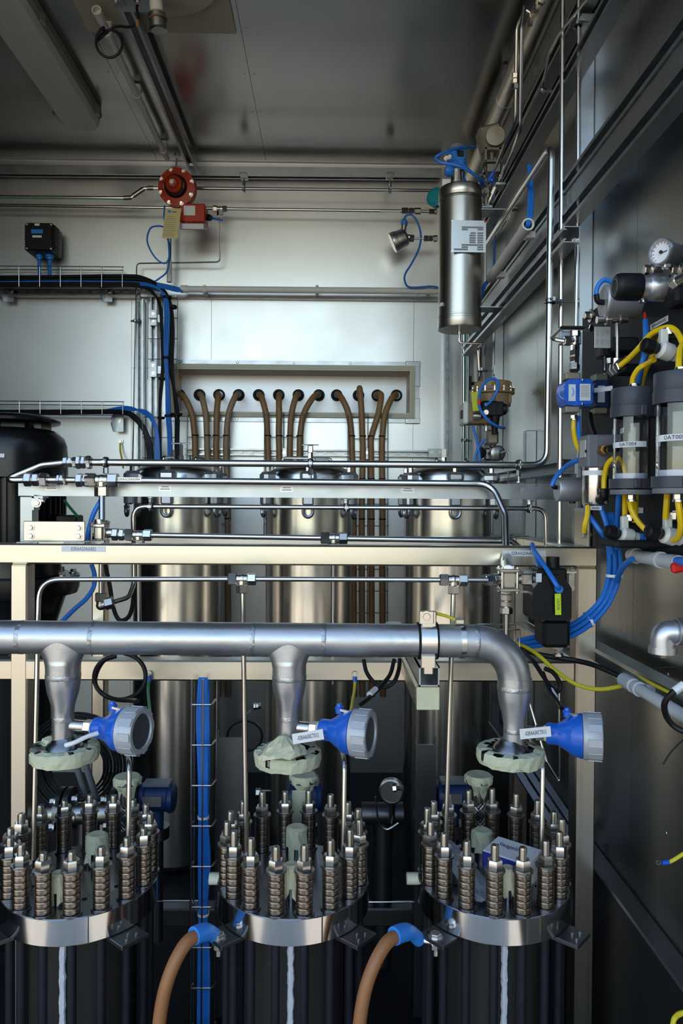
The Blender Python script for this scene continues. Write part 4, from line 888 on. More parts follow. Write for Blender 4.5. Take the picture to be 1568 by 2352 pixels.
# ---------------------------------------------------------------- fittings and tubes in front of the cross beam
DL = 1.93
t1 = thing('tube_run', P(600, 1105, DL), 'polished tube run with many nuts passing in front of the cross beam', 'tube')
MB().tube([P(150,1062,1.975), P(95,1068,1.96), P(10,1103,DL), P(64,1102,DL)], .0088, .035, 14).obj('tube', 'stainless', t1)
union(t1, P(146,1062,1.975), P(178,1062,1.975), .0088, 'fitting', .8); union(t1, P(176,1062,1.975), P(210,1062,1.975), .0088, 'fitting')
union(t1, P(57,1102,DL), P(110,1102,DL), .0088); MB().cyl(P(110,1102,DL), P(195,1103,DL), .008, 14).obj('tube', 'stainless', t1)
union(t1, P(132,1102,DL), P(154,1102,DL), .0088, 'fitting', .8)
union(t1, P(176,1103,DL), P(222,1103,DL), .0088)
tee(t1, P(234,1103,DL), [(1,0,0),(-1,0,0),(0,0,-1)], .0088, arm=.016)
MB().tube([P(258,1103,DL), P(1128,1111,DL), P(1160,1182,1.88), P(1163,1300,1.80)], .0086, .05, 14, 8).obj('tube', 'stainless', t1)
sticker(t1, P(295,1101,DL-.0096), EX, EZ, S(58,DL), .010, '02RAA20AA004', .009, m='nameplate', tw=S(52,DL))
MB().cyl(P(234,1118,DL), P(234,1200,1.90), .0080, 14).obj('tube', 'stainless', t1)
MB().hexa(P(234,1194,1.90), P(233,1207,1.90), .016).obj('nut', 'fitting_dark', t1)
# small ball valve
bv = thing('ball_valve', P(230, 1245, 1.86), 'square three piece ball valve at the left end of the frame', 'valve')
c = P(229, 1224, 1.86)
MB().box(c+V((0,0,.019)), (.038,.042,.009), bev=.002).box(c-V((0,0,.022)), (.038,.042,.009), bev=.002).obj('end_plate', 'fitting', bv)
MB().box(c, (.022,.030,.032), bev=.003).cyl(c+V((0,0,.018)), c+V((0,0,.034)), .013, 14).obj('valve_body', 'fitting', bv)
for sx_ in (-1,1):
    for sy_ in (-1,1): MB().cyl(c+V((sx_*.0155,sy_*.017,-.028)), c+V((sx_*.0155,sy_*.017,.028)), .003, 8).hexa(c+V((sx_*.0155,sy_*.017,.023)), c+V((sx_*.0155,sy_*.017,.029)), .0055).obj('tie_bolt', 'fitting', bv)
MB().cyl(c+V((.012,0,0)), c+V((.034,0,0)), .012, 14).obj('port', 'fitting', bv)
DH = 1.86
t3 = thing('tube_run', P(760, 1238, DH), 'straight polished tube with two tees resting just above the frame', 'tube')
union(t3, P(258,1227,DH), P(302,1229,DH), .0078)
tee(t3, P(318,1229,DH), [(1,0,0),(-1,0,0),(0,0,-1)], .0072, arm=.012)
MB().tube([P(340,1229,DH), P(755,1236,DH)], .0068, 0, 12).obj('tube', 'stainless', t3)
tee(t3, P(767,1236,DH), [(1,0,0),(-1,0,0),(0,0,-1)], .0072, 'fitting', 'fitting_dark', arm=.012)
MB().tube([P(790,1237,DH), P(1176,1243,DH), P(1198,1262,DH), P(1200,1275,DH)], .0068, .02, 12).obj('tube', 'stainless', t3)
MB().cyl(P(318,1248,DH), P(320,1560,DH+.05), .0062, 12).obj('tube', 'stainless', t3); MB().cyl(P(766,1250,DH), P(764,1570,DH+.05), .0062, 12).obj('tube', 'stainless', t3)
t4 = thing('tube_run', P(760, 1165, 2.0), 'thin polished tube clamped under the cross beam with both ends bent down', 'tube')
MB().tube([P(236,1390,1.9), P(296,1372,1.95), P(308,1340,1.99), P(306,1163,1.99), P(1253,1168,1.99), P(1254,1290,1.99)], .0062, .032, 12).obj('tube', 'stainless', t4)
for px in (347, 795, 1215): clamp(t4, P(px, 1163.3+(px-347)*.006, 1.99), EX, .0062, P(px, 1142+(px-347)*.008, 1.99))
el = tee(t4, P(232,1390,1.9), [(0,0,1),(1,.1,.25)], .0075, 'fitting_dark', 'fitting_dark', arm=.010)
MB().cyl(P(232,1375,1.9), P(232,1262,1.9), .0062, 12).obj('tube', 'stainless', t4)
# front header tube with three drops to the cells
D5 = 1.56
t5 = thing('header_tube', P(560, 1330, D5), 'front header tube with two tees dropping to the cell plates', 'tube')
MB().tube([P(76,1975,1.50), P(89,1331,D5), P(540,1330,D5)], .0052, .045, 12, 8).obj('tube', 'stainless', t5)
tee(t5, P(556,1330,D5), [(1,0,0),(-1,0,0),(0,0,-1)], .0062, arm=.011)
MB().tube([P(576,1330,D5), P(1024,1332,D5)], .0052, 0, 12).obj('tube', 'stainless', t5)
tee(t5, P(1041,1332,D5), [(1,0,0),(-1,0,0),(0,0,-1)], .0062, arm=.011)
MB().tube([P(1060,1332,D5), P(1120,1332,D5)], .0052, 0, 12).obj('tube', 'stainless', t5)
MB().cyl(P(557,1350,D5), P(566,1985,1.53), .0052, 12).obj('tube', 'stainless', t5); MB().cyl(P(1041,1352,D5), P(1022,1960,1.53), .0052, 12).obj('tube', 'stainless', t5)
for k, (px, py, dx) in enumerate(((294,1728,-8),(788,1722,-10),(1243,1722,-24))):
    MB().tube([P(px,1985-(25 if k == 2 else 0),1.50), P(px+(3 if k != 2 else 3),py+28,1.53), P(px+dx,py-20,1.62), P(px+dx-6,py-25,1.72)], .0052, .03, 12).obj('return_tube', 'stainless', label='%s of the three short return tubes rising beside the blue sensor heads' % names[k], cat='tube', group='return tubes on the cells')
# three way valve with black pneumatic actuator
pv = thing('pneumatic_actuator', P(1270, 1480, 1.62), 'black pneumatic actuator with yellow caution sticker on a steel valve', 'valve')
c = P(1166, 1331, 1.60)
MB().box(c, (.028,.034,.034), bev=.003).obj('valve_body', 'fitting', pv)
for dz in (.021, -.021): MB().box(c+V((0,0,dz)), (.042,.044,.007), bev=.0015).obj('end_plate', 'fitting', pv)
for sx_ in (-1,1):
    for sy_ in (-1,1): MB().cyl(c+V((sx_*.0165,sy_*.0175,-.028)), c+V((sx_*.0165,sy_*.0175,.028)), .003, 8).obj('tie_bolt', 'fitting', pv)
MB().hexa(P(1110,1332,1.57), P(1128,1332,1.58), .0125).cyl(P(1128,1332,1.58), P(1150,1332,1.60), .014, 14).obj('inlet_nut', 'fitting', pv)
MB().hexa(P(1163,1281,1.72), P(1163,1299,1.66), .0135).cyl(P(1163,1296,1.66), c+V((0,0,.02)), .012, 14).obj('top_nut', 'fitting', pv)
union(pv, P(1163,1364,1.60), P(1162,1410,1.60), .0066); MB().tube([P(1162,1408,1.60), P(1161,1500,1.60)], .0055, 0, 12).obj('tube', 'stainless', pv)
MB().hexa(P(1164,1354,1.60), P(1164,1368,1.60), .012).obj('bottom_nut', 'fitting', pv)
MB().box(P(1208,1330,1.60), (S(26,1.6),.026,.026), bev=.003).cyl(P(1184,1330,1.60), P(1232,1330,1.60), .010, 14).obj('stem_coupling', 'fitting', pv)
bk = MB().box(P(1255,1312,1.635), (S(124,1.6),.05,.004)).box(P(1205,1357,1.615), (S(40,1.6),.04,.004)).box(P(1312,1330,1.64), (S(16,1.6),.004,S(48,1.6)), bev=.001).obj('bracket', 'stainless', pv)
for py in (1316, 1350): bolt(pv, P(1313, py, 1.637), (0,-1,0), .005, .004)
ab = P(1272, 1340, 1.60)
w2, h_ = S(42,1.6), None
body = MB().prism([(-40,-72),(40,-72),(44,-66),(44,0),(38,10),(20,30),(-18,30),(-38,6),(-44,-6),(-44,-66)], P(1268,1352,1.555), EX*S(1,1.6), EZ*S(1,1.6), (0,.08,0)).obj('actuator_body', 'black_plastic', pv)
MB().box(P(1260,1326,1.60), (S(68,1.6), .05, S(46,1.6)), bev=.004).obj('limit_box', 'black_plastic', body)
MB().cyl(P(1269,1350,1.6), P(1269,1279,1.6), S(15,1.6), 24).obj('top_cylinder', 'black_plastic', body)
MB().box(P(1267,1450,1.60), (S(64,1.6), .07, S(64,1.6)), bev=.008).obj('lower_body', 'black_plastic', body)
for px in (1246, 1303): MB().sph(P(px,1424,1.565), .0038, 8).obj('screw', 'fitting', body)
MB().lathe(P(1282,1352,1.555), (-.1,-1,-.1), [(0,.009),(.01,.009),(.014,.006)], 14).obj('air_port', 'blue_light', body)
sticker(body, P(1281,1388,1.5435), (0.03,0,-1), (1,0,.02), S(49,1.54), S(14,1.54), 'CAUTION', S(10,1.54), m='sticker_lime', tw=S(26,1.54), name='caution_sticker')
sticker(body, P(1237,1327,1.555), EX, EZ, S(13,1.55), S(20,1.55), None, m='paper_print')
union(pv, P(1282,1484,1.6), P(1282,1508,1.6), .0052)
cable('blue_hose', [P(1283,1352,1.54),P(1278,1344,1.53),P(1262,1318,1.55),P(1240,1285,1.60),P(1225,1262,1.66),P(1222,1250,1.72)], .0052, 'blue_cable', 'blue air hose slanting from the actuator port up over the frame', 'hose')
cable('blue_hose', [P(1221,1252,1.73),P(1228,1270,1.70),P(1235,1295,1.66),P(1238,1310,1.62)], .0048, 'blue_cable', 'short blue air hose parallel to the slanting one', 'hose')
# ================================================================ manifold pipe with three branches
DM = 1.35
mf = thing('manifold_pipe', P(600, 1470, DM), 'thick dull grey manifold pipe with two tee branches and an elbow', 'pipe')
RM = S(38, DM)
def yM(px): return 1463+px*.0085
def weld(c, ax, r): return MB().lathe(V(c)-V(ax).normalized()*.0035, ax, [(0,r*.998),(.002,r*1.014),(.007,r*1.016),(.009,r*.998)], 40, open_=True, jit=.003).obj('weld_seam', 'weld', mf)
# main run and elbow
elb = [P(1088, yM(1088), DM)]
cB = P(1088, 1472+ (1560-1472)+3, DM); RB = (P(1088, yM(1088), DM)-cB).length
for k in range(13):
    a = math.pi/2*(1-k/12.); elb.append(cB+V((math.cos(a)*RB*1.02, 0, math.sin(a)*RB)))
MB().sweep([P(-60,yM(-60),DM), P(200,yM(200),DM), P(600,yM(600),DM), P(960,yM(960),DM)]+elb, RM, 40).obj('main_pipe', 'pickled', mf)
def xw(px): weld(P(px, yM(px), DM), EX, RM)
for px in (50, 215, 582, 742, 1090): xw(px)
BX = [145, 664, 1181]
for i, bx_ in enumerate(BX):
    ox = P(bx_, yM(bx_), DM); y0 = 1472 if i < 2 else 1562
    A = P(bx_, yM(bx_) if i < 2 else 1560, DM)
    off = 0 if i < 2 else 10
    zz = lambda py: Z_(py, DM, bx_)
    rb = S(39, DM)
    if i < 2:   # swept tee: saddle flare
        cc = P(bx_, yM(bx_), DM); mb = MB()
        prof = []
        for k in range(17):
            t = k/16; prof.append(((cc.z-zz(1532))*t, 1+.95*(1-t)**1.75, 1 if t > .75 else .985))
        n_ = 48; vs_ = [cc+V((math.cos(2*math.pi*q/n_)*rb*fx_, math.sin(2*math.pi*q/n_)*(RM*.99 if fy_ < 1 else rb), -dz_)) for dz_, fx_, fy_ in prof for q in range(n_)]
        mb.add(vs_, [(j*n_+q, (j+1)*n_+q, (j+1)*n_+(q+1) % n_, j*n_+(q+1) % n_) for j in range(len(prof)-1) for q in range(n_)]).obj('tee_branch', 'pickled', mf)
    zw = 1551 if i == 0 else (1556 if i == 1 else 1580); end = 1702 if i != 2 else 1712
    if i == 0: zw = 1553
    cx0 = P(bx_, zw, DM).x
    zr = {0:1640, 1:1640, 2:1668}[i]
    L = zz(zw)-zz(zr); rs = S(24, DM)
    top_ = zz(1530 if i < 2 else 1556)
    MB().lathe((cx0, DM, top_), (0,0,-1), [(0,rb),(top_-zz(zw),rb),(top_-zz(zw)+L*.15,rb*.99),(top_-zz(zw)+L*.4,rb*.90),(top_-zz(zw)+L*.75,rs*1.10),(top_-zz(zw)+L,rs),(top_-zz(end),rs)], 40).obj('reducer', 'pickled', mf)
    weld((cx0, DM, zz(zw)), EZ, rb); weld((cx0, DM, zz(zr+10)), EZ, rs)
    # flange
    zf = zz({0:1716,1:1726,2:1722}[i]); rf_ = S(75, DM)
    fx = cx0 + (S(4,DM) if i == 0 else (-S(2,DM) if i == 1 else -S(8,DM)))
    fl_ = MB().lathe((fx, DM, zf-.018), EZ, [(0,rf_*.5),(0,rf_),(.018,rf_),(.018,rf_*.56),(.026,rf_*.5),(.030,rs*1.25),(.038,rs)], 40).obj('flange', 'plate_steel', mf)
    for k in range(4):
        t = math.pi/4+k*math.pi/2; MB().lathe((fx+math.cos(t)*rf_*.76, DM+math.sin(t)*rf_*.76, zf+.0004), EZ, [(0,.0085),(.0004,.0085),(.0005,0)], 16).obj('bolt_hole', 'black_rubber', fl_)
    # masking tape wound round the rim, in crumpled arcs
    n = 40; mb = MB(); g0, g1 = {0:(20,27),1:(26,30),2:(22,26)}[i]
    rows = [(-.0195,.80),(-.021,1.0),(-.012,1.03),(0,1.035),(.003,1.0),(.0035,.84),(.0028,.70)]
    vs = []
    random.seed(30+i)
    for (dz, rr) in rows:
        for k in range(n):
            t = 2*math.pi*k/n; j = random.uniform(-.018,.018); inner = rr < .9
            vs.append(V((fx, DM, zf))+V((math.cos(t)*rf_*(rr+j+(random.uniform(-.12,.05) if inner else 0)), math.sin(t)*rf_*(rr+j), dz+random.uniform(-.0012,.0012)+(.0015 if inner else 0))))
    fs = []
    for j in range(len(rows)-1):
        for k in range(n):
            if g0 <= k < g1-3 and j >= 2: continue
            if j >= 4 and random.random() < .16: continue
            fs.append((j*n+k, j*n+(k+1) % n, (j+1)*n+(k+1) % n, (j+1)*n+k))
    mb.add(vs, fs).obj('masking_tape', 'tape', mf, smooth=False)
    if i == 1: # tape lump
        mb = MB(); mb.lathe((fx-.006, DM-.03, zf+.002), (-.1,.2,1), [(0,.044),(.006,.041),(.012,.036),(.018,.030),(.024,.022),(.031,.012),(.035,.006),(.036,0)], 22, jit=.10); mb.obj('tape_lump', 'tape_cream', mf, smooth=False)
    if i == 0:
        MB().lathe((fx-.03, DM+.02, zf), (0,0,1), [(0,.020),(.010,.016),(.014,.006),(.014,0)], 9, jit=.18).obj('tape_lump', 'tape', mf, smooth=False)
    # side nozzle and sensor head
    zn = zz({0:1666,1:1670,2:1680}[i]); s0 = V((cx0+rs*.6, DM, zn)); yaw = math.radians({0:17,1:20,2:17}[i])
    ax = V((math.cos(yaw), -math.sin(yaw), .02)).normalized(); Ln = S({0:58,1:52,2:48}[i], DM)
    s1 = s0+ax*Ln
    MB().cyl(s0, s1-ax*.012, S(14, DM), 20).obj('side_nozzle', 'stainless', mf)
    sn = thing('temperature_sensor', s1, '%s blue temperature transmitter head with grey screw lid on the manifold' % ('left','middle','right')[i], 'sensor', 'blue sensor heads')
    MB().hexa(s1-ax*.012, s1+ax*.004, S(17, DM)).obj('nut', 'fitting', sn)
    MB().ring(s1+ax*.006, ax, .010, S(18, DM), .004).obj('seal_washer', 'tape_cream', sn)
    hb = S(1, DM)
    MB().lathe(s1+ax*.008, ax, [(0,22*hb),(.004,24*hb),(.018,24*hb),(.021,25*hb),(.040,40*hb),(.046,46*hb),(.056,48*hb),(.059,50*hb),(.062,50*hb)], 36).obj('housing', 'blue_plastic', sn)
    lc_ = s1+ax*.070
    ld = MB().lathe(lc_, ax, [(0,47*hb),(.002,52*hb),(.030,52*hb),(.034,49*hb),(.034,40*hb),(.030,38*hb),(.030,0)], 36).obj('screw_lid', 'lid_paint', sn)
    u_, v_ = axes(ax)
    for k in range(10):
        t = 2*math.pi*k/10; rad = u_*math.cos(t)+v_*math.sin(t); tg_ = ax.cross(rad)
        MB().box(lc_+ax*.021+rad*52.4*hb, (.024, .014, .0018), Matrix((ax, tg_, rad)).transposed(), bev=.0012).obj('lid_lug', 'lid_paint', ld)
    MB().lathe(lc_+ax*.030, ax, [(0,38*hb),(.001,37*hb),(.0012,0)], 30).obj('lid_window', 'grey_plastic', ld)
    MB().lathe(s1+ax*.045+V((0,0,42*hb)), (-.1,0,1), [(0,10*hb),(.010,10*hb),(.012,7*hb),(.016,6*hb)], 12).obj('cable_entry', 'blue_plastic', sn)
    MB().box(s1+ax*.052+V((.004,-.004,47*hb)), (.022,.006,.004), Matrix.Rotation(.3,3,'Y')).obj('earth_screw', 'fitting', sn)
    if i > 0:
        cpx, cpy = ((707,1692), (1229,1683))[i-1]
        q = P(cpx, cpy, 1.30); dr = V((1,0,.17 if i == 1 else .10)).normalized()
        sticker(sn, q, dr, V((-dr.z,0,1)), S(72,1.30), S(24,1.30), '-02RAA30CT012' if i == 1 else '-02RAA30CT013', S(14,1.3), name='tag_strip', tw=S(50,1.3))
        if i == 2: pass
    else:
        MB().sweep(spline([P(225,1684,1.29),P(200,1692,1.28),P(170,1706,1.27),P(150,1712,1.27)]), .004, 8).obj('tag_strip', 'paper', sn)
# pipe clamp on the rail and earth strap band
pc = thing('pipe_clamp', P(985, 1540, DM), 'strut pipe clamp with bolted ear holding the manifold pipe', 'clamp')
cc = P(981, yM(981), DM)
MB().ring(cc, EX, RM+.0005, RM+.0035, S(46,DM), 40).obj('rubber_liner', 'black_rubber', pc)
MB().ring(cc, EX, RM+.003, RM+.006, S(36,DM), 40).box(cc+V((0,-.018,RM+.012)), (S(34,DM),.006,.03), bev=.003).obj('band', 'stainless', pc)
MB().box(P(979,1418,DM-.02), (S(34,DM),.005,.024), bev=.008).obj('ear', 'stainless', pc); bolt(pc, P(979,1416,DM-.024), (0,-1,0), .0075, .005)
MB().box(P(983,1520,1.32), (S(34,1.32),.005,S(30,1.32)), bev=.002).box(P(983,1540,1.32), (S(22,1.32),.005,S(18,1.32)), bev=.002).obj('foot', 'stainless', pc)
eb = thing('earth_band', P(1060, yM(1060), DM), 'shiny earthing band round the manifold with yellow wire', 'band')
MB().ring(P(1060,yM(1060),DM), EX, RM, RM+.0015, S(11,DM), 40).obj('band', 'stainless', eb)
MB().box(P(1054,1426,DM), (S(22,DM),.022,.010), bev=.002).obj('buckle', 'fitting', eb)
MB().sweep(spline([P(996,1408,1.35),P(1010,1411,1.35),P(1030,1417,1.35),P(1046,1424,1.35)]), .003, 8).obj('wire', 'earth_wire', eb)
# wires near the frame
def loop(c, rx, rz, n0, n1, dy=0., k=20):
    return [c+V((math.cos(a)*rx, dy*j/k, math.sin(a)*rz)) for j, a in enumerate([math.radians(n0+(n1-n0)*j/k) for j in range(k+1)])]
cable('black_cable', loop(P(271,1559,1.60), S(57,1.6), S(52,1.6), 95, 445, .03), .0048, 'dark_cable', 'black cable coiled in a ring behind the left blue sensor', k=3)
cable('black_cable', [P(262,1508,1.62),P(238,1518,1.62),P(222,1545,1.62),P(219,1570,1.61),P(232,1590,1.6),P(262,1606,1.58),P(300,1609,1.54),P(316,1610,1.48)], .0048, 'dark_cable', 'black cable from the ring to the left blue sensor')
cable('black_cable', [P(835,1516,1.6),P(842,1545,1.58),P(862,1570,1.56),P(885,1578,1.55),P(905,1565,1.55),P(915,1540,1.57),P(918,1515,1.6)], .0045, 'dark_cable', 'black cable sagging below the manifold left of the stub arm')
cable('black_cable', [P(905,1515,1.58),P(895,1550,1.55),P(870,1580,1.5),P(850,1600,1.46),P(828,1618,1.42)], .0045, 'dark_cable', 'black cable running down to the middle blue sensor')
MB().cyl(P(862,1583,1.49), P(848,1596,1.46), .0062, 10).obj('cable_marker', 'paper', label='white marker sleeve on the middle sensor cable', cat='sleeve')
for px, py, d, m, lab in ((342,1548,1.725,'green_wire','green earth wire screwed to the frame above the left sensor'),(815,1550,1.725,'earth_wire','yellow earth wire screwed to the frame above the middle sensor')):
    t = thing('earth_lead', P(px,py,d), lab, 'wire'); bolt(t, P(px,py,d), (0,-1,0), .005, .006)
    MB().cyl(P(px,py+4,d-.004), P(px,py+18,d-.006), .005, 8).obj('lug', 'blue_plastic', t)
    MB().sweep(spline([P(px,py+16,d-.006),P(px-2,py+40,d-.04),P(px-(10 if px > 500 else -2),py+85,d-.15)]), .0035, 8).obj('wire', m, t)
# blue bundle from the instrument panel
bb = thing('cable_bundle', P(1390, 1400, 1.6), 'bundle of blue air hoses sweeping in front of the right frame post', 'cable bundle')
for k in range(7):
    o = (k-3)*4.2; d = 1.555+.012*(k % 3)
    MB().sweep(spline([P(1398+o*.5,1180,1.50),P(1408+o*.9,1250,1.52+.008*(k % 3)),P(1411+o,1310,1.54+.010*(k % 3)),P(1397+o*.9,1365,1.56),P(1370+o*.8,1405+o*.4,d+.02),P(1330+o*.5,1438+o*.8,d+.05),P(1285,1458+o,d+.08),P(1235,1472+o*.9,d+.12),P(1190,1478+o*.6,d+.16)]), .0052, 8).obj('hose', 'blue_cable', bb)
for px, py, d, ang in ((1411,1322,1.545,0),(1352,1423,1.60,1)):
    MB().ring(P(px,py,d), (0,0,1) if not ang else (1,0,.55), .017, .0185, .006, 18).obj('cable_tie', 'paper', bb)
cable('blue_hose', [P(1452,1284,1.42),P(1440,1292,1.44),P(1425,1310,1.48),P(1415,1335,1.53)], .0058, 'blue_cable', 'blue hose joining the bundle from the short grey conduit', 'hose')
cable('yellow_green_wire', [P(1180,1473,1.70),P(1230,1500,1.62),P(1275,1540,1.58),P(1320,1570,1.56),P(1370,1583,1.55),P(1420,1577,1.52),P(1440,1568,1.50)], .0045, 'earth_wire', 'yellow green earth wire drooping across the right frame post', 'wire')
cable('black_cable', [P(1196,1492,1.66),P(1250,1506,1.62),P(1320,1517,1.6),P(1370,1530,1.56),P(1432,1558,1.51)], .0058, 'dark_cable', 'thick black cable crossing the right frame post into the low conduit')
cable('black_cable', [P(1200,1495,1.64),P(1225,1520,1.58),P(1245,1550,1.55),P(1262,1575,1.52),P(1280,1588,1.5),P(1285,1570,1.5),P(1270,1545,1.5),P(1250,1535,1.5)], .0048, 'dark_cable', 'black cable hanging in a short loop right of the elbow')
cable('black_cable', [P(1246,1545,1.5),P(1262,1585,1.46),P(1278,1610,1.42),P(1290,1628,1.38)], .0045, 'dark_cable', 'black cable ending at the right blue sensor')
MB().cyl(P(1264,1585,1.465), P(1274,1602,1.44), .0062, 10).obj('cable_marker', 'paper', label='white marker sleeve on the right sensor cable', cat='sleeve')
wt2 = thing('wire_cable_tray', P(1190, 1470, 1.7), 'end of a small wire tray behind the manifold elbow', 'cable tray')
for py, x0, x1 in ((1434,1095,1182),(1446,1130,1193)): MB().cyl(P(x0,py,1.66), P(x1,py,1.66), .002, 6).obj('long_wire', 'stainless', wt2)
MB().tube([P(1193,1446,1.66),P(1193,1490,1.66),P(1193,1492,1.75)], .002, .005, 6).obj('rung', 'stainless', wt2); MB().tube([P(1182,1434,1.66),P(1182,1480,1.66),P(1182,1482,1.75)], .002, .005, 6).obj('rung', 'stainless', wt2)
# ================================================================ the three bolted cells
ZP = Z_(2112, 1.348, 700); CD = 1.50; RC = .1525; RBC = .1345
def bolt_meshes():
    zb = 0
    stud = MB().lathe((0,0,0), EZ, [(0,.0078),(.124,.0078),(.128,.0064),(.128,.0030),(.1265,0)], 12).mesh('stud', 'stud_steel')
    nut = MB().lathe((0,0,.083), EZ, [(0,.0134),(.0015,.0146),(.0165,.0146),(.019,.0128)], 6).mesh('nut', 'fitting')
    wash = MB().lathe((0,0,.079), EZ, [(0,.0070),(0,.0190),(.0005,.0195),(.0032,.0195),(.0038,.0190),(.0038,.0070)], 24).mesh('washer', 'stud_steel')
    base = MB().lathe((0,0,0), EZ, [(0,.0195),(.003,.0195),(.0034,.019),(.0034,.007)], 24).mesh('base_washer', 'plate_steel')
    pr = [(.0036,.0105)]; z = .0036; n = 6; h = (.0788-.0036)/n
    for k in range(n):
        big = .0160
        pr += [(z+h*.02,.0140),(z+h*.06,big-.0003),(z+h*.20,big),(z+h*.27,big),(z+h*.29,big-.0007),(z+h*.32,big-.0007),(z+h*.34,big),(z+h*.60,big),(z+h*.62,big-.0007),(z+h*.65,big-.0007),(z+h*.67,big),(z+h*.80,big),(z+h*.94,big-.0003),(z+h*.98,.0140)]; z += h
    spr = MB().lathe((0,0,0), EZ, pr, 24).mesh('spring_stack', 'spring_steel')
    return stud, nut, wash, base, spr
BM = bolt_meshes()
rodm = MB().cyl((0,0,-ZP+.01), (0,0,-.001), .0088, 12).mesh('tie_rod', 'rod')
CC = [(X_(128, 1.355), 'left'), (X_(671, 1.355), 'middle'), (X_(1180, 1.355), 'right')]
cells = []
for i, (cx, nm) in enumerate(CC):
    ce_ = thing('electrolysis_cell', (cx, CD, 0), '%s round cell with a ring of spring loaded bolts on its steel cover' % nm, 'cell', 'bolted cells'); cells.append(ce_)
    pt = MB().lathe((cx,CD,ZP-.050), EZ, [(0,RC*.5),(0,RC-.001),(.001,RC),(.048,RC),(.050,RC-.0015),(.050,0)], 72).obj('cover_plate', 'plate_steel', ce_)
    MB().lathe((cx,CD,ZP-.049), EZ, [(0,RC+.0004),(.0475,RC+.0004)], 72, open_=True).obj('rim_band', 'rim_steel', pt)
    for ang in ((-40,) if i else ()):
        pass
    t = math.radians(-67); MB().box((cx+math.cos(t)*(RC+.0005), CD+math.sin(t)*(RC+.0005), ZP-.025), (.002,.002,.049), Matrix.Rotation(t,3,'Z')).obj('rim_joint', 'dark_steel', pt)
    MB().lathe((cx,CD,ZP-.062), EZ, [(0,RC*.86),(.003,RC*.9),(.012,RC*.9)], 56).obj('seal_ring', 'brass', ce_)
    MB().lathe((cx,CD,.03), EZ, [(0,.098)]+[(.0+k*.0105, .098+(.0012 if k % 2 else 0)) for k in range(1,int((ZP-.095)/.0105))], 48).obj('cell_body', 'cell_wrap', ce_)
    MB().lathe((cx,CD,.0), EZ, [(0,RC),(.03,RC)], 48).obj('base_plate', 'dark_steel', ce_)
    for k in range(16):
        a = math.radians(11.25+22.5*k-90); x, y = cx+math.cos(a)*RBC, CD+math.sin(a)*RBC
        h = random.uniform(-.004,.004)
        so = inst('stud', BM[0], ce_, (x,y,ZP)); so.location.z += h-.002 if i == 0 else h
        if i == 0: so.location.z -= .010
        dz = h+.002 if i == 0 else -h+.002
        zz0 = -(so.location.z-ZP)
        for nme, me in zip(('nut','washer','base_washer','spring_stack'), BM[1:]):
            o = bpy.data.objects.new(nme, me); COL.objects.link(o); o.parent = so; o.location = (0,0,zz0); o.rotation_euler = (0,0,random.uniform(-.15,.25) + (.9 if k % 3 == 0 else .5)); ORI[o.name] = ORI[ce_.name]
        ro_ = inst('tie_rod', rodm, ce_, (x,y,ZP-.05)); ro_.location.z = ZP-.05; ro_.scale.z = (ZP-.055)/(ZP-.01)
    # white rope on the body front
    rp = [V((cx+.0+random.uniform(-.0008,.0008), CD-.1055, .0+k*.006)) for k in range(6, int((ZP-.055)/.006))]
    mb = MB().sweep(rp, lambda t: .0062+.0007*math.sin(t*400), 8); mb.obj('white_cord', 'rope_white', ce_)
    # terminal tabs
    for ang in (-138, -42):
        t = math.radians(ang); d_ = V((math.cos(t), math.sin(t), 0)); q = V((cx,CD,ZP-.055))+d_*(RC+.006)
        Rm = Matrix.Rotation(t, 3, 'Z')
        tab = MB().box(q, (.070,.058,.008), Rm, bev=.001).obj('terminal_tab', 'dark_steel', ce_)
        if ang == -42:
            for k, (dx, dy_) in enumerate(((.022,.010),(.026,-.014),(.012,-.002))): MB().cyl(q+Rm @ V((dx,dy_,.004)), q+Rm @ V((dx,dy_,.0075)), .0026, 8).obj('screw', 'fitting', tab)
        elif i > 0:
            bq = q+Rm @ V((.022,0,0)); MB().cyl(bq+V((0,0,-.03)), bq+V((0,0,.01)), .0055, 10).hexa(bq+V((0,0,.004)), bq+V((0,0,.012)), .011).hexa(bq+V((0,0,-.018)), bq+V((0,0,-.008)), .010).cyl(bq+V((0,0,.0038)), bq+V((0,0,.0055)), .014, 16).obj('terminal_bolt', 'fitting', tab)
            MB().cyl(q+Rm @ V((.020,-.018,.004)), q+Rm @ V((.020,-.018,.0044)), .004, 10).obj('hole', 'black_rubber', tab)
    # small holes in the cover
    for k in range(8):
        a = math.radians(k*45+22); MB().lathe((cx+math.cos(a)*.088, CD+math.sin(a)*.088, ZP+.0003), EZ, [(0,.005),(.0003,.005),(.0004,0)], 10).obj('threaded_hole', 'black_rubber', pt)
    # insulating washers seen at the left of the rim
    if i > 0: MB().cyl((cx-RC-.022, CD+.02, ZP-.012), (cx-RC+.01, CD+.02, ZP-.012), .012, 12).obj('plastic_peg', 'gasket', ce_)
    # taped nozzles: centre, front and the hose behind
    random.seed(50+i)
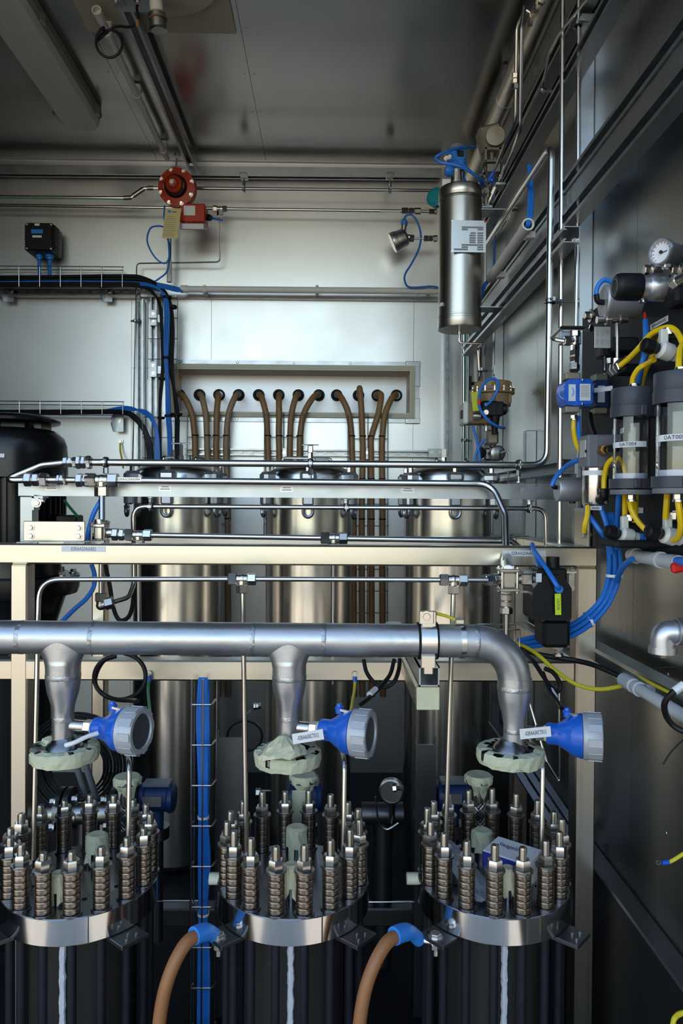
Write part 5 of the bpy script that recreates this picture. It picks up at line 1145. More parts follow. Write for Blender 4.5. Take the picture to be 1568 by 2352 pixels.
    def taped(x, y, z0, r, h, drape, m='tape', name='taped_nozzle'):
        o = MB().cyl((x,y,z0), (x,y,z0+h-.002), r*.8, 16).obj(name, 'plate_steel', ce_)
        n = 18; rows = [(h,0.,0),(h+.001,.75,0),(h-.003,1.06,.5),(h*.75,1.05,1),(h*.45,1.10,1),(h*(1-drape),1.18,1.6)]; vs = []; fs = []
        for (zz_, rr, j) in rows:
            for k in range(n):
                a = 2*math.pi*k/n; jj = random.uniform(-.10,.10)*j
                vs.append(V((x,y,z0))+V((math.cos(a)*r*(rr+jj), math.sin(a)*r*(rr+jj), zz_+(random.uniform(-.010,.006) if j > 1.2 else random.uniform(-.001,.001)*j))))
        for j in range(len(rows)-1):
            for k in range(n):
                if j == len(rows)-2 and k % 3 == 1: continue
                fs.append((j*n+k, (j+1)*n+k, (j+1)*n+(k+1) % n, j*n+(k+1) % n))
        MB().add(vs, fs).obj('masking_tape', m, o, smooth=False)
    cpx = {0:(222,1985),1:(681,1990),2:(1106,1990)}[i]
    d0 = {0:1.56,1:1.575,2:1.585}[i]
    hz = {0:.062,1:.072,2:.060}[i]
    q = P(cpx[0], cpx[1], d0); taped(q.x, d0, ZP, .0215, hz, .93 if i != 2 else .6, 'tape')
    fx = {0:(134,),1:(668,),2:(1165,)}[i][0]; dd = 1.405
    q = P(fx, 2060, dd); taped(q.x, dd, ZP, .0145, {0:.058,1:.075,2:.068}[i], .85 if i == 0 else .72, 'tape_cream')
    # braided hose with taped flange
    hp_ = {0:(292,1792),1:(697,1788),2:(1099,1788)}[i]; dh = 1.70; top = P(hp_[0], hp_[1], dh)
    bh = thing('braided_hose', (top.x, dh, ZP-.05), '%s braided metal hose with a taped flange standing behind the cells' % nm, 'hose', 'braided hoses')
    z1 = top.z
    MB().lathe((top.x, dh, z1-.05), EZ, [(0,.021),(.045,.021)], 24).obj('collar', 'fitting_dark', bh)
    mb = MB(); hL = z1-.05-(ZP-.10)
    for s_ in range(14):
        for sg in (-1,1):
            pts = [V((top.x+math.cos(sg*tt*9+s_*2*math.pi/14)*.0195, dh+math.sin(sg*tt*9+s_*2*math.pi/14)*.0195, z1-.05-hL*tt)) for tt in [x/26 for x in range(27)]]
            mb.sweep(pts, .0016, 4, False)
    mb.obj('braid', 'fitting_dark', bh, kind='stuff'); MB().cyl((top.x,dh,ZP-.10), (top.x,dh,z1-.05), .0185, 20).obj('core', 'dark_steel', bh)
    MB().lathe((top.x,dh,z1-.006), EZ, [(0,.018),(0,.031),(.008,.031),(.008,0)], 28).obj('flange', 'plate_steel', bh)
    n = 22; rows = [(.0095,0.),(.0100,.9),(.004,1.06),(-.008,1.0),(-.020,.72),(-.034,.70)]; vs = []; fs = []
    for j, (zz_, rr) in enumerate(rows):
        for k in range(n):
            a = 2*math.pi*k/n; vs.append(V((top.x,dh,z1))+V((math.cos(a)*.031*(rr+(random.uniform(-.07,.07) if j > 1 else 0)), math.sin(a)*.031*(rr+(random.uniform(-.07,.07) if j > 1 else 0)), zz_+(random.uniform(-.012,.004) if j > 3 else 0))))
    for j in range(len(rows)-1):
        for k in range(n):
            if j >= 3 and not (14 <= k <= 19): continue
            fs.append((j*n+k, (j+1)*n+k, (j+1)*n+(k+1) % n, j*n+(k+1) % n))
    MB().add(vs, fs).obj('masking_tape', 'tape', bh, smooth=False)
    if i == 1: MB().box((top.x-.008, dh-.024, z1-.055), (.034,.004,.075), Matrix.Rotation(.06,3,'X'), bev=.002).obj('tape_strip', 'tape', bh)
    MB().lathe((top.x, dh, ZP-.11), EZ, [(0,.05),(0,.055),(.014,.055),(.014,.02)], 32).obj('lower_flange', 'plate_steel', bh)
# feed cables with blue shrink sleeves at the left tabs
for i, (cx, nm) in enumerate(CC[1:]):
    t = math.radians(-138); q = V((cx,CD,ZP-.062))+V((math.cos(t), math.sin(t), 0))*(RC+.026)
    e0 = (470, 930)[i]; 
    pc_ = thing('power_cable', q, 'thick orange brown power cable with blue sleeve joined to the %s cell' % nm, 'cable', 'cell power cables')
    p1 = P(e0+32, 2158, 1.39); p2 = P(e0-5, 2142, 1.36); p3 = P(e0-42, 2166, 1.33); p4 = P(e0-75, 2225, 1.31); p5 = P(e0-97, 2300, 1.30); p6 = P(e0-108, 2400, 1.30); p7 = P(e0-112, 2560, 1.32)
    MB().sweep(spline([p2, p3, p4, p5, p6, p7], 7), .0122, 14).obj('sheath', 'hose_orange', pc_)
    MB().sweep(spline([p1, lerp(p1,p2,.5)+V((0,0,.006)), p2, lerp(p2,p3,.55)+V((0,0,.004))], 5), lambda t_: .0128+.0035*min(1,max(0,(t_-.25)*3)), 14).obj('shrink_sleeve', 'blue_light', pc_)
    MB().sweep([p1, lerp(p1,q,.6), q+V((.012,.0,0))], .0075, 10).obj('cable_lug', 'fitting', pc_)
# cardboard fittings box on the right cell
sb = thing('fittings_box', P(1180, 2000, 1.45), 'small white and blue cardboard box lying on the right cell cover', 'box')
Rz = Matrix.Rotation(-.62, 3, 'Z'); bc = P(1178, 1972, 1.46); bw, bl, bh_ = .098, .066, .046
bc.z = ZP+bh_/2+.030
Rz = Matrix.Rotation(math.radians(-40), 3, 'Z') @ Matrix.Rotation(math.radians(4), 3, 'X')
MB().box(bc, (bw, bl, bh_), Rz, bev=.0008).obj('carton', 'paper', sb)
ux, uy, uz = Rz @ EX, Rz @ EY, Rz @ EZ
lettering('Swagelok', bc+uz*(bh_/2+.0004)+uy*.006-ux*.008, ux, uy, .020, 'ink_blue', sb, width=.052, shear=.2)
f = sticker(sb, bc-uy*(bl/2+.0006)-uz*.001, ux, uz, bw-.002, bh_-.003, None, m='blue_navy_paper', name='blue_side')
lettering('Swagelok', bc-uy*(bl/2+.0014)-uz*.013+ux*.02, ux, uz, .010, 'paper', f, width=.03, shear=.2)
lettering('Swagelok', bc+uz*(bh_/2+.0004)-uy*.026+ux*.03, ux, uy, .004, 'ink_blue', sb, width=.014)
# crumpled plastic bag beside it
random.seed(3)
vs = []; fs = []; nx, ny = 14, 8
A, B = P(1010,1925,1.58), P(1125,2035,1.40); A.z = ZP+.035; B.z = ZP+.008
ab_ = (B-A); sd = V((ab_.y, -ab_.x, 0)).normalized()
for s_ in (0, 1):
    for a in range(nx):
        for b in range(ny):
            ta, tb_ = a/(nx-1), b/(ny-1)-.5
            vs.append(A+ab_*ta+sd*tb_*-.055+V((random.uniform(-.002,.002), random.uniform(-.002,.002), (1 if s_ else -1)*(.010*(1-(2*tb_)**2)*math.sin(math.pi*min(1,ta*1.1+.02)))+random.uniform(-.0025,.0025))))
for s_ in (0, 1):
    for a in range(nx-1):
        for b in range(ny-1):
            q = s_*nx*ny; f4 = (q+a*ny+b, q+(a+1)*ny+b, q+(a+1)*ny+b+1, q+a*ny+b+1); fs.append(f4 if s_ else f4[::-1])
MB().add(vs, fs).obj('plastic_bag', 'bag_plastic', label='crumpled clear plastic bag leaning among bolts on the right cell', cat='bag', smooth=False)
# ================================================================ instrument panel on the right wall
XP = .62
def PXx(px, py, X):
    r = WFC @ V(((px-CX)/F, (CY-py)/F, -1.0)); return V((0,0,CZ))+r*(X/r.x)
ip = thing('instrument_panel', (XP, 1.5, CZ-.1), 'black mounting plate on the right wall carrying regulators and glass pots', 'panel')
MB().box((XP+.003, 1.42, CZ+.182), (.006, .826, .564), bev=.001).obj('plate', 'black_panel', ip)
MB().box((XP-.006, 1.80, CZ-.055), (.006, .10, .095), bev=.001).obj('lower_bracket', 'frame_steel', ip)
for px, py in ((1357,725),(1497,620),(1352,1228),(1560,620)):
    q = PXx(px, py, XP); MB().lathe(q, (-1,0,0), [(0,.016),(.003,.016),(.004,.010),(.005,.010)], 20).hexa(q-V((.004,0,0)), q-V((.016,0,0)), .0095).obj('panel_bolt', 'fitting', ip)
for (px, py, ln, txt) in ((1513,742,.075,'02RAA20AAS02'),(1416,990,.045,'02RAA'),(1462,1172,.06,'AAS05'),(1562,1180,.06,'02RAA')):
    q = PXx(px, py, XP-.0012); sticker(ip, q, (0,-1,0), EZ, ln, .011, txt, .008, tw=ln*(.8 if len(txt) > 6 else .45))
def can(name, px, py, d, rpx, L, m, label, cat):
    t = thing(name, P(px,py,d), label, cat); c = P(px,py,d); r = S(rpx,d)
    return t, c, r
# silver solenoid can above
t, c, r = can('solenoid_actuator', 1384, 693, 1.47, 37, .065, None, 'matt silver round solenoid can with blue lead on the black panel', 'actuator')
MB().lathe(c, EX, [(0,0),(0,r*.93),(.002,r*.99),(.004,r),(.004,r*1.03),(.010,r*1.03),(.011,r),(.068,r),(.070,r*.97),(.072,0)], 40).obj('housing', 'alu_matte', t)
for a in (.6, 2.2, 3.8, 5.3): MB().cyl(c+V((-.0006,math.cos(a)*r*.75,math.sin(a)*r*.75)), c+V((.001,math.cos(a)*r*.75,math.sin(a)*r*.75)), .002, 8).obj('screw', 'fitting_dark', t)
MB().tube([c+V((.0,-.006,-.003)), c+V((-.014,-.008,-.003)), c+V((-.016,-.008,.012))], .0055, .008, 10).obj('elbow', 'black_plastic', t)
MB().sweep(spline([c+V((-.016,-.008,.010)), c+V((-.014,-.008,.026)), c+V((-.002,-.01,.040)), c+V((.02,-.01,.034))]), .0048, 8).obj('lead', 'blue_cable', t)
MB().cyl(P(1370,735,1.47), P(1440,733,1.47), .0075, 12).hexa(P(1390,735,1.47), P(1403,735,1.47), .011).hexa(P(1421,734,1.47), P(1431,734,1.47), .010).obj('valve_tube', 'fitting', t)
MB().cyl(P(1417,742,1.46), P(1417,832,1.46), .004, 10).hexa(P(1417,822,1.46), P(1417,838,1.46), .0085).obj('drop_tube', 'fitting', t)
pt_ = MB().box(P(1383,775,1.44), (S(37,1.44), .0012, S(49,1.44)), bev=.0005).obj('nameplate', 'nameplate', t)
for k in range(9):
    for (xx, ww) in ((-.010,.005),(.0,.008),(.010,.006)):
        if k in (4,5): continue
        MB().box(P(1383,775,1.44)+V((xx,-.0009,.014-k*.0033)), (ww,.0003,.0014)).obj('print_line', 'ink_grey', pt_)
MB().cyl(P(1384,752,1.44), P(1386,742,1.45), .0008, 6).obj('tag_wire', 'dark_cable', t)
lettering('CE', P(1393,762,1.438), EX, EZ, .007, 'ink_grey', pt_)
# black regulator knob and silver body
t, c, r = can('pressure_regulator', 1411, 659, 1.33, 31, .1, None, 'silver regulator with fat black knob on the panel', 'regulator')
MB().lathe(c, EX, [(0,0),(0,r*.80),(.003,r*.93),(.009,r),(.043,r),(.046,r*.96),(.046,0)], 36).obj('knob', 'black_plastic', t)
MB().ring(c+V((-.0003,0,0)), EX, r*.55, r*.60, .001).obj('knob_mark', 'grey_light', t)
MB().lathe(c+V((.046,0,0)), EX, [(0,r*.88),(.012,r*.86),(.014,r*.90),(.018,r*1.0),(.044,r*1.03),(.046,r*1.0),(.110,r*1.0)], 36).obj('body', 'alu', t)
MB().ring(c+V((.091,0,0)), EX, r*1.0, r*1.045, .003).obj('joint', 'black_rubber', t)
MB().tube([P(1545,650,1.26), P(1556,644,1.24), P(1590,625,1.2)], .009, .01, 14).hexa(P(1548,650,1.255), P(1560,642,1.235), .0115).obj('side_port', 'fitting', t)
MB().cyl(P(1475,685,1.34), P(1475,695,1.34), .006, 10).obj('drain_screw', 'fitting', t)
MB().box(P(1570,672,1.30), (.05,.05,.05), bev=.006).obj('block', 'black_panel', t)
# gauge
t = thing('pressure_gauge', P(1530,615,1.27), 'round silver pressure gauge with white dial at the right edge', 'gauge')
c = P(1521,580,1.27); ax = V((-.86,-.5,0)).normalized(); r = S(30,1.27)
MB().lathe(c-ax*.034, ax, [(0,r*.85),(.002,r*.9),(.030,r*.92),(.031,r*1.02),(.036,r*1.04),(.040,r*1.04),(.043,r*.98),(.043,r*.86),(.038,r*.85)], 36, open_=True).obj('case', 'alu', t)
MB().lathe(c+ax*.002, ax, [(0,r*.88),(.0006,r*.88),(.0007,0)], 32).obj('dial', 'paper', t)
u, v = axes(ax)
for k in range(13):
    a = math.radians(-45+k*22.5); e = u*math.cos(a)+v*math.sin(a); MB().cyl(c+ax*.0032+e*r*.66, c+ax*.0032+e*r*.78, .0005, 4).obj('tick', 'ink', t)
MB().cyl(c+ax*.004-EZ*.002, c+ax*.004+u*r*.5, .0007, 6).lathe(c+ax*.003, ax, [(0,.003),(.003,.003),(.0032,0)], 10).obj('needle', 'ink', t)
MB().cyl(c-ax*.015-EZ*r, P(1531,626,1.27), .007, 12).box(P(1530,612,1.27), (S(17,1.27),.014,S(12,1.27)), bev=.002).obj('stem', 'fitting', t)
# blue valve boxes
def flowbox(px, py, d, m, label, dim=1.0):
    t = thing('solenoid_valve', P(px,py,d), label, 'valve'); c = P(px,py,d); w, h = S(62,d)*dim, S(62,d)*dim
    MB().prism([(-.5*w,-.30*h),(-.40*w,-.46*h),(-.2*w,-.5*h),(.45*w,-.5*h),(.5*w,-.42*h),(.5*w,.42*h),(.45*w,.5*h),(-.2*w,.5*h),(-.40*w,.46*h),(-.5*w,.30*h),(-.55*w,0)], c, EX, EZ, (0,.055,0)).obj('coil_case', m, t)
    MB().prism([(-.06*w,-.5*h),(.5*w,-.42*h),(.5*w,.42*h),(-.06*w,.5*h)], c+V((.0,-.004,0)), EX, EZ, (0,.006,0)).obj('raised_face', m, t)
    sticker(t, c+V((-.24*w,-.0008,-.02*h)), EX, EZ, .26*w, .62*h, None, m='paper_print'); s2 = sticker(t, c+V((.22*w,-.0050,-.01*h)), EX, EZ, .40*w, .62*h, None, m='paper_print')
    for k in range(8): MB().box(c+V((.2*w,-.0058,.22*h-k*.055*h)), (.3*w,.0003,.0008)).obj('print_line', 'ink_grey', s2)
    for sz_ in (-.44,.44): MB().sph(c+V((.12*w,-.005,sz_*h)), .0032, 8).obj('screw', 'fitting', t)
    MB().box(c+V((-.18*w,.02,.62*h)), (.55*w,.035,.26*h), bev=.002).obj('valve_block', 'tan_metal', t); MB().box(c+V((-.18*w,.02,-.62*h)), (.52*w,.035,.24*h), bev=.002).obj('valve_block', 'tan_metal', t)
    return t
sv1 = flowbox(1328, 901, 1.58, 'blue_plastic', 'bright blue solenoid valve box beside the upright tubes')
MB().ring(P(1300,901,1.585), (-.5,-1,0), .014, .016, .002).obj('swoosh', 'blue_light', sv1)
sv2 = flowbox(1395, 904, 1.66, 'blue_shaded', 'shaded blue solenoid valve box behind the left glass pot')  # box stands in shadow; that shade is put into its darker blue
sticker(sv2, P(1385,894,1.60), (.6,-.8,0), EZ, .045, .010, None)
st_ = thing('fitting_stack', P(1318,850,1.62), 'stack of compression fittings between thin tube and blue valve', 'fitting')
union(st_, P(1319,808,1.62), P(1318,852,1.60), .0055); tee(st_, P(1320,783,1.66), [(0,0,1),(-1,0,0),(0,0,-1)], .0052, 'fitting', 'fitting', arm=.009)
MB().tube([P(1306,785,1.66), P(1262,778,1.68), P(1290,753,1.60), P(1356,754,1.52)], .0048, .02, 10).hexa(P(1347,754,1.53), P(1358,754,1.52), .0085).obj('bent_tube', 'stainless', st_)
MB().cyl(P(1320,795,1.65), P(1319,812,1.63), .0048, 10).obj('tube', 'stainless', st_)
MB().box(P(1308,778,1.75), (.05,.02,.03), bev=.002).obj('rail_clip', 'zinc', st_)
def ycab(pts, label, m='yellow_tube', r=.0052, name='air_tube'): return cable(name, [P(*p) for p in pts], r, m, label, 'tube')
ycab([(1318,955,1.60),(1317,985,1.60),(1322,1015,1.58),(1333,1040,1.56)], 'yellow tube below the bright blue valve box')
ycab([(1328,957,1.61),(1328,985,1.60),(1332,1010,1.58),(1338,1030,1.56)], 'short blue tube beside the yellow one below the blue valve', 'blue_cable')
ycab([(1355,950,1.66),(1358,975,1.64),(1366,1000,1.6)], 'black tube between the two blue valve boxes', 'dark_cable')
MB().hexa(P(1318,953,1.60), P(1318,962,1.60), .008).cyl(P(1318,962,1.60), P(1318,965,1.60), .0085, 12).obj('push_fitting', 'fitting', label='small push fitting under the bright blue valve box', cat='fitting')
# grey display device with filter bowl
dv = thing('flow_meter', P(1370,1160,1.5), 'grey display flow meter over a polished steel bowl', 'meter')
x0 = P(1350,1030,1.49).x; z1, z0 = Z_(998,1.49,1370), Z_(1074,1.49,1370)
MB().box((x0+.032, 1.52, (z0+z1)/2), (.064,.06,z1-z0), bev=.003).obj('case', 'grey_light', dv)
MB().box((x0+.018, 1.489, (z0+z1)/2), (.0008,.001,z1-z0-.004)).obj('case_seam', 'ink_grey', dv)
dsp = MB().box((x0-.001, 1.518, (z0+z1)/2+.006), (.002,.034,.036), bev=.0005).obj('display', 'nameplate', dv)
MB().cyl((x0-.002,1.497,(z0+z1)/2), (x0-.003,1.497,(z0+z1)/2), .0035, 10).obj('button', 'black_plastic', dv)
MB().hexa(P(1382,1034,1.487), P(1390,1032,1.46), .011).cyl(P(1388,1032,1.465), P(1402,1032,1.44), .0075, 12).obj('cable_gland', 'brass', dv); MB().cyl(P(1394,1032,1.452), P(1412,1030,1.43), .008, 12).obj('connector', 'black_plastic', dv)
c = P(1366,1160,1.52); r = S(29,1.52); H = Z_(1072,1.52,1366)-c.z
MB().lathe(c, EZ, [(0,0),(0,r*.96),(.002,r),(H*.52,r),(H*.525,r*.985),(H*.55,r*.985),(H*.555,r),(H,r)], 36).obj('bowl', 'stainless', dv)
MB().ring(c+V((0,0,H*.83)), EZ, r, r*1.012, .010, 36).obj('white_band', 'paper', dv)
for px in (1346,1372,1380): MB().ring(P(px,1161,1.50), EY, .003, .0055, .004).obj('hose_clip', 'fitting', dv)
MB().tube([P(1386,1128,1.47), P(1386,1142,1.47), P(1374,1148,1.50)], .0085, .008, 12).hexa(P(1386,1122,1.47), P(1386,1132,1.47), .010).obj('elbow', 'black_plastic', dv)
sticker(dv, P(1367,1167,1.49), EX, EZ, S(28,1.49), S(9,1.49), None); MB().box(P(1367,1167,1.4892), (S(18,1.49), .0003, .0035)).obj('print_line', 'ink_grey', dv)
ycab([(1386,1124,1.47),(1387,1098,1.47),(1393,1070,1.46),(1405,1055,1.45),(1418,1054,1.45),(1428,1068,1.46),(1434,1095,1.46),(1436,1135,1.46)], 'yellow tube arching from the steel bowl elbow behind the left pot')
# second silver can
t, c, r = can('solenoid_actuator', 1278, 1124, 1.68, 28, .05, None, 'smaller matt grey solenoid can at the cross beam end', 'actuator')
MB().lathe(c, EX, [(0,0),(0,r*.93),(.002,r*.99),(.003,r),(.050,r),(.053,r*.96),(.053,0)], 36).obj('housing', 'alu_matte', t)
MB().tube([c+V((0,-.004,.004)), c+V((-.008,-.006,.004)), c+V((-.010,-.006,.010))], .0048, .005, 10).obj('elbow', 'black_plastic', t)
MB().cyl(c+V((.05,0,0)), c+V((.09,0,0)), .016, 16).hexa(c+V((.036,0,-.032)), c+V((.036,0,-.026)), .007).obj('valve_body', 'black_plastic', t)
ycab([(1266,1116,1.665),(1275,1098,1.66),(1292,1078,1.64),(1312,1063,1.6),(1330,1056,1.57)], 'blue cable rising from the smaller grey can to the flow meter', 'blue_cable', .0055)
# transparent pots
def pot(px, d, ycap, yr, yb, ye, txt, label, full):
    t = thing('sample_pot', P(px,ye,d), label, 'container'); x = P(px,1000,d).x; z = lambda py: Z_(py,d,px); rc = .0373; rt = .0325
    MB().lathe((x,d,z(yr)), EZ, [(0,0),(0,rc*.99),(.001,rc),(z(ycap)-z(yr)-.001,rc),(z(ycap)-z(yr),rc*.985),(z(ycap)-z(yr),0)], 40).obj('top_cap', 'grey_plastic', t)
    MB().ring((x,d,z(yr)-.010), EZ, rt, rc*1.03, .020, 40).box((x+.006,d-rc,z(yr)-.010), (.012,.012,.020), bev=.002).box((x+rc,d,z(yr)-.010), (.05,.03,.018), bev=.002).obj('upper_clamp', 'grey_plastic', t)
    zc1 = z(yr); zb_ = z(yb)
    MB().lathe((x,d,zb_), EZ, [(0,rt-.003),(0,rt),(zc1-zb_,rt),(zc1-zb_,rt-.003),(0,rt-.003)], 40, open_=True).obj('clear_tube', 'acrylic', t)
    MB().lathe((x,d,zb_+.001), EZ, [(0,rt-.0032),(.012,rt-.0032),(.013,0)], 32).obj('white_liner', 'liquid', t)
    MB().ring((x,d,zb_-.006), EZ, rt*.9, rc*1.05, .018, 40).box((x-.004,d-rc,zb_-.006), (.012,.012,.018), bev=.002).box((x+rc,d,zb_-.006), (.05,.03,.016), bev=.002).obj('lower_clamp', 'grey_plastic', t)
    MB().lathe((x,d,z(ye)), EZ, [(0,rc*.99),(.001,rc),(.008,rc),(.009,rc*.98)], 40).obj('base_disc', 'grey_light', t)
    # paper strip round the tube
    n = 16; a0, a1 = math.radians(-190), math.radians(-62); vs = []; fs = []; zc = z(1024 if not full else 1009); hh = .0052
    for k in range(n+1):
        a = a0+(a1-a0)*k/n
        for q in (-hh, hh): vs.append(V((x+math.cos(a)*(rt+.0008), d+math.sin(a)*(rt+.0008), zc+q+ (k/n)*.0012)))
    for k in range(n): fs.append((2*k,2*k+2,2*k+3,2*k+1))
    o = MB().add(vs, fs).obj('paper_strip', 'paper', t)
    lettering(txt, (x-.019,d-rt*.88-.001,zc+.0005), V((.83,-.55,.03)), EZ, .0095, 'ink', o, width=.030)
    MB().hexa((x+.004,d,z(ycap)), (x+.004,d,z(ycap)+.006), .008).cyl((x+.004,d,z(ycap)+.006), (x+.004,d,z(ycap)+.009), .0095, 14).obj('top_fitting', 'fitting', t)
    MB().hexa((x-.003,d-.012,z(ye)), (x-.003,d-.012,z(ye)-.010), .0085).cyl((x-.003,d-.012,z(ye)-.010), (x-.003,d-.012,z(ye)-.013), .0095, 14).obj('bottom_fitting', 'fitting', t)
    return t
pot(1450, 1.38, 893, 935, 1104, 1136, '0AT004', 'left clear tube pot with grey caps and paper strip', False)
pot(1556, 1.18, 857, 900, 1099, 1134, '0AT005', 'right clear tube pot cut by the picture edge', True)
# white ball valves with black handles
def wvalve(px, py, d, label, up=True, s=1.0):
    t = thing('ball_valve', P(px,py,d), label, 'valve'); c = P(px,py,d); s *= .9
    MB().lathe(c-V((.012,.004,0))*s, (1,.25,-.25), [(0,.010*s),(.004*s,.014*s),(.022*s,.014*s),(.026*s,.011*s),(.034*s,.011*s)], 20).obj('body', 'white_plastic', t)
    MB().box(c+V((-.002,.0,.018))*s, (.012*s,.012*s,.026*s), bev=.002).obj('neck', 'white_plastic', t)
    MB().lathe(c-V((.014,.004,0))*s, (-1,-.25,.2), [(0,.009*s),(.006*s,.010*s),(.010*s,.013*s),(.024*s,.011*s),(.026*s,.008*s)], 9).obj('handle', 'black_plastic', t)
    MB().box(c+V((.012,.012,.004))*s, (.03*s,.018*s,.03*s), bev=.004).obj('rear_block', 'black_plastic', t)
    MB().hexa(c+V((.020,.004,-.006))*s, c+V((.030,.006,-.008))*s, .010*s).cyl(c+V((.030,.006,-.008))*s, c+V((.034,.007,-.009))*s, .0085*s, 12).obj('push_collar', 'blue_light', t)
    MB().hexa(c+V((.006,0,.022))*s, c+V((.006,0,.034))*s, .008*s).obj('top_nut', 'fitting', t)
    return t
wvalve(1526, 802, 1.30, 'white ball valve with black handle above the glass pots', s=1.25)
wvalve(1436, 1226, 1.38, 'white ball valve below the left glass pot', s=1.2)
wvalve(1535, 1226, 1.24, 'white ball valve at the lower right picture corner of the panel', s=1.2)
MB().box(P(1490,1247,1.40), (.16,.10,.014), bev=.003).obj('valve_shelf', 'black_panel', label='black shelf under the two lower white ball valves', cat='shelf')
bl_ = thing('valve_manifold', P(1420,800,1.5), 'black valve manifold blocks below the silver solenoid can', 'manifold')
MB().box(P(1428,795,1.48), (S(62,1.48),.04,S(34,1.48)), bev=.004).obj('block', 'black_plastic', bl_); MB().box(P(1401,812,1.50), (S(58,1.5),.035,S(24,1.5)), bev=.004).obj('block', 'black_plastic', bl_)
MB().tube([P(1388,820,1.48), P(1388,858,1.47), P(1404,852,1.45)], .0036, .008, 8).obj('tube', 'stainless', bl_)
union(bl_, P(1403,853,1.45), P(1428,838,1.42), .0062); MB().hexa(P(1400,822,1.48), P(1400,836,1.48), .008).obj('nut', 'fitting_dark', bl_)
MB().box(P(1440,850,1.5), (.06,.03,.022), bev=.004).obj('block', 'black_plastic', bl_)
ycab([(1424,839,1.42),(1445,822,1.40),(1468,798,1.37),(1492,770,1.34),(1512,758,1.32),(1534,752,1.30),(1552,760,1.28),(1566,785,1.25),(1572,810,1.24)], 'long yellow tube arching over the white ball valve')
ycab([(1451,886,1.385),(1454,866,1.38),(1466,847,1.37),(1484,836,1.36),(1502,826,1.33)], 'yellow tube from the left pot cap to the white valve')
ycab([(1469,895,1.44),(1478,860,1.42),(1492,828,1.40),(1505,800,1.38),(1518,775,1.36)], 'yellow tube behind the blue tube at the left pot')
ycab([(1558,848,1.19),(1559,825,1.20),(1562,800,1.22),(1575,785,1.24)], 'short yellow tube into the right pot cap')
ycab([(1482,736,1.42),(1483,770,1.40),(1479,815,1.39),(1471,850,1.40),(1463,900,1.44)], 'blue tube hanging down from the regulator to the left pot', 'blue_cable', .0055)
MB().cyl(P(1480,718,1.42), P(1482,737,1.42), .003, 8).obj('cable_marker', 'red_plastic', label='thin red wire sleeve above the hanging blue tube', cat='sleeve')
ycab([(1435,1137,1.42),(1435,1160,1.41),(1435,1186,1.40)], 'short straight yellow tube under the left pot')
ycab([(1446,1152,1.37),(1450,1172,1.36),(1463,1196,1.35),(1480,1215,1.34),(1495,1228,1.33)], 'yellow tube curving from the left pot to the right handle')
ycab([(1460,1136,1.44),(1459,1170,1.43),(1457,1212,1.42)], 'upright yellow tube behind the curved one')
ycab([(1532,1134,1.22),(1530,1160,1.22),(1528,1190,1.23)], 'straight yellow tube under the right pot')
ycab([(1556,1148,1.17),(1560,1175,1.17),(1563,1210,1.18),(1557,1234,1.2),(1546,1241,1.22)], 'yellow tube curling into the lower right valve')
ycab([(1344,1163,1.5),(1350,1180,1.50),(1362,1198,1.49),(1382,1225,1.48),(1398,1246,1.5),(1405,1270,1.51)], 'blue tube with green mark slanting below the steel bowl', 'blue_cable', .0052)
ycab([(1349,1163,1.49),(1348,1185,1.48),(1343,1205,1.48),(1341,1222,1.49)], 'short yellow tube stub below the steel bowl')
ycab([(1378,1163,1.5),(1388,1190,1.49),(1396,1220,1.49),(1402,1255,1.5)], 'dark blue tube from the bowl clip into the blue bundle', 'blue_cable', .0052)
ycab([(1421,1137,1.43),(1419,1170,1.45),(1417,1210,1.48),(1413,1260,1.51)], 'blue tube dropping behind the lower left ball valve', 'blue_cable', .0052)
# small conduit, elbow and stray wires
sc2 = thing('wall_conduit', (.60,1.38,CZ-.1), 'short grey conduit stub below the instrument panel', 'conduit')
a = PXx(1449,1275,.600); b = PXx(1540,1290,.600); MB().cyl(a, b, .0125, 16).obj('pipe', 'pvc_light', sc2)
for t_ in (.12,.75): MB().ring(lerp(a,b,t_), b-a, .0125, .0152, .012).box(lerp(a,b,t_)+V((.05,0,0)), (.09,.012,.02)).obj('clip', 'pvc_light', sc2)
MB().lathe(b, b-a, [(0,.009),(0,.0135),(.03,.0135),(.03,.009)], 16).obj('socket', 'pvc_light', sc2)
rc_ = thing('shutoff_handle', P(1560,1305,1.26), 'red plastic handle at the right edge below the panel', 'handle')
MB().box(P(1562,1302,1.26), (.032,.014,.018), Matrix.Rotation(-.2,3,'Y'), bev=.004).obj('grip', 'red_plastic', rc_); MB().cyl(P(1552,1288,1.27), P(1585,1292,1.22), .0075, 12).obj('hose', 'blue_cable', rc_)
eg = thing('pipe_elbow', P(1520,1500,1.27), 'malleable iron pipe elbow sticking out of the right wall', 'pipe elbow')
o_ = P(1521,1492,1.27); MB().tube([o_, P(1521,1452,1.27), (XW, 1.24, P(1521,1452,1.27).z+.004)], .0205, .028, 24, 8).obj('elbow', 'alu', eg)
MB().ring(o_, EZ, .015, .0235, .012, 28).obj('bead', 'alu', eg); MB().ring(P(1560,1450,1.255), EX, .0205, .0235, .014, 28).obj('bead', 'alu', eg)
MB().box(o_-V((0,0,.008)), (.008,.008,.012)).lathe(o_-V((0,0,.006)), EZ, [(0,.015),(.008,.015)], 16).obj('plug', 'fitting_dark', eg)
lc2 = thing('low_conduit', PXx(1500,1610,.6), 'long grey conduit sloping along the low wall channel', 'conduit')
a = PXx(1433,1562,.60); b = a+V((0,-.5,0)); MB().cyl(a, b, .0115, 16).obj('pipe', 'pvc_light', lc2); MB().lathe(a+V((0,.002,0)), (0,-1,0), [(0,.010),(0,.0145),(.05,.0145),(.052,.0115)], 16, open_=True).obj('socket', 'pvc_light', lc2)
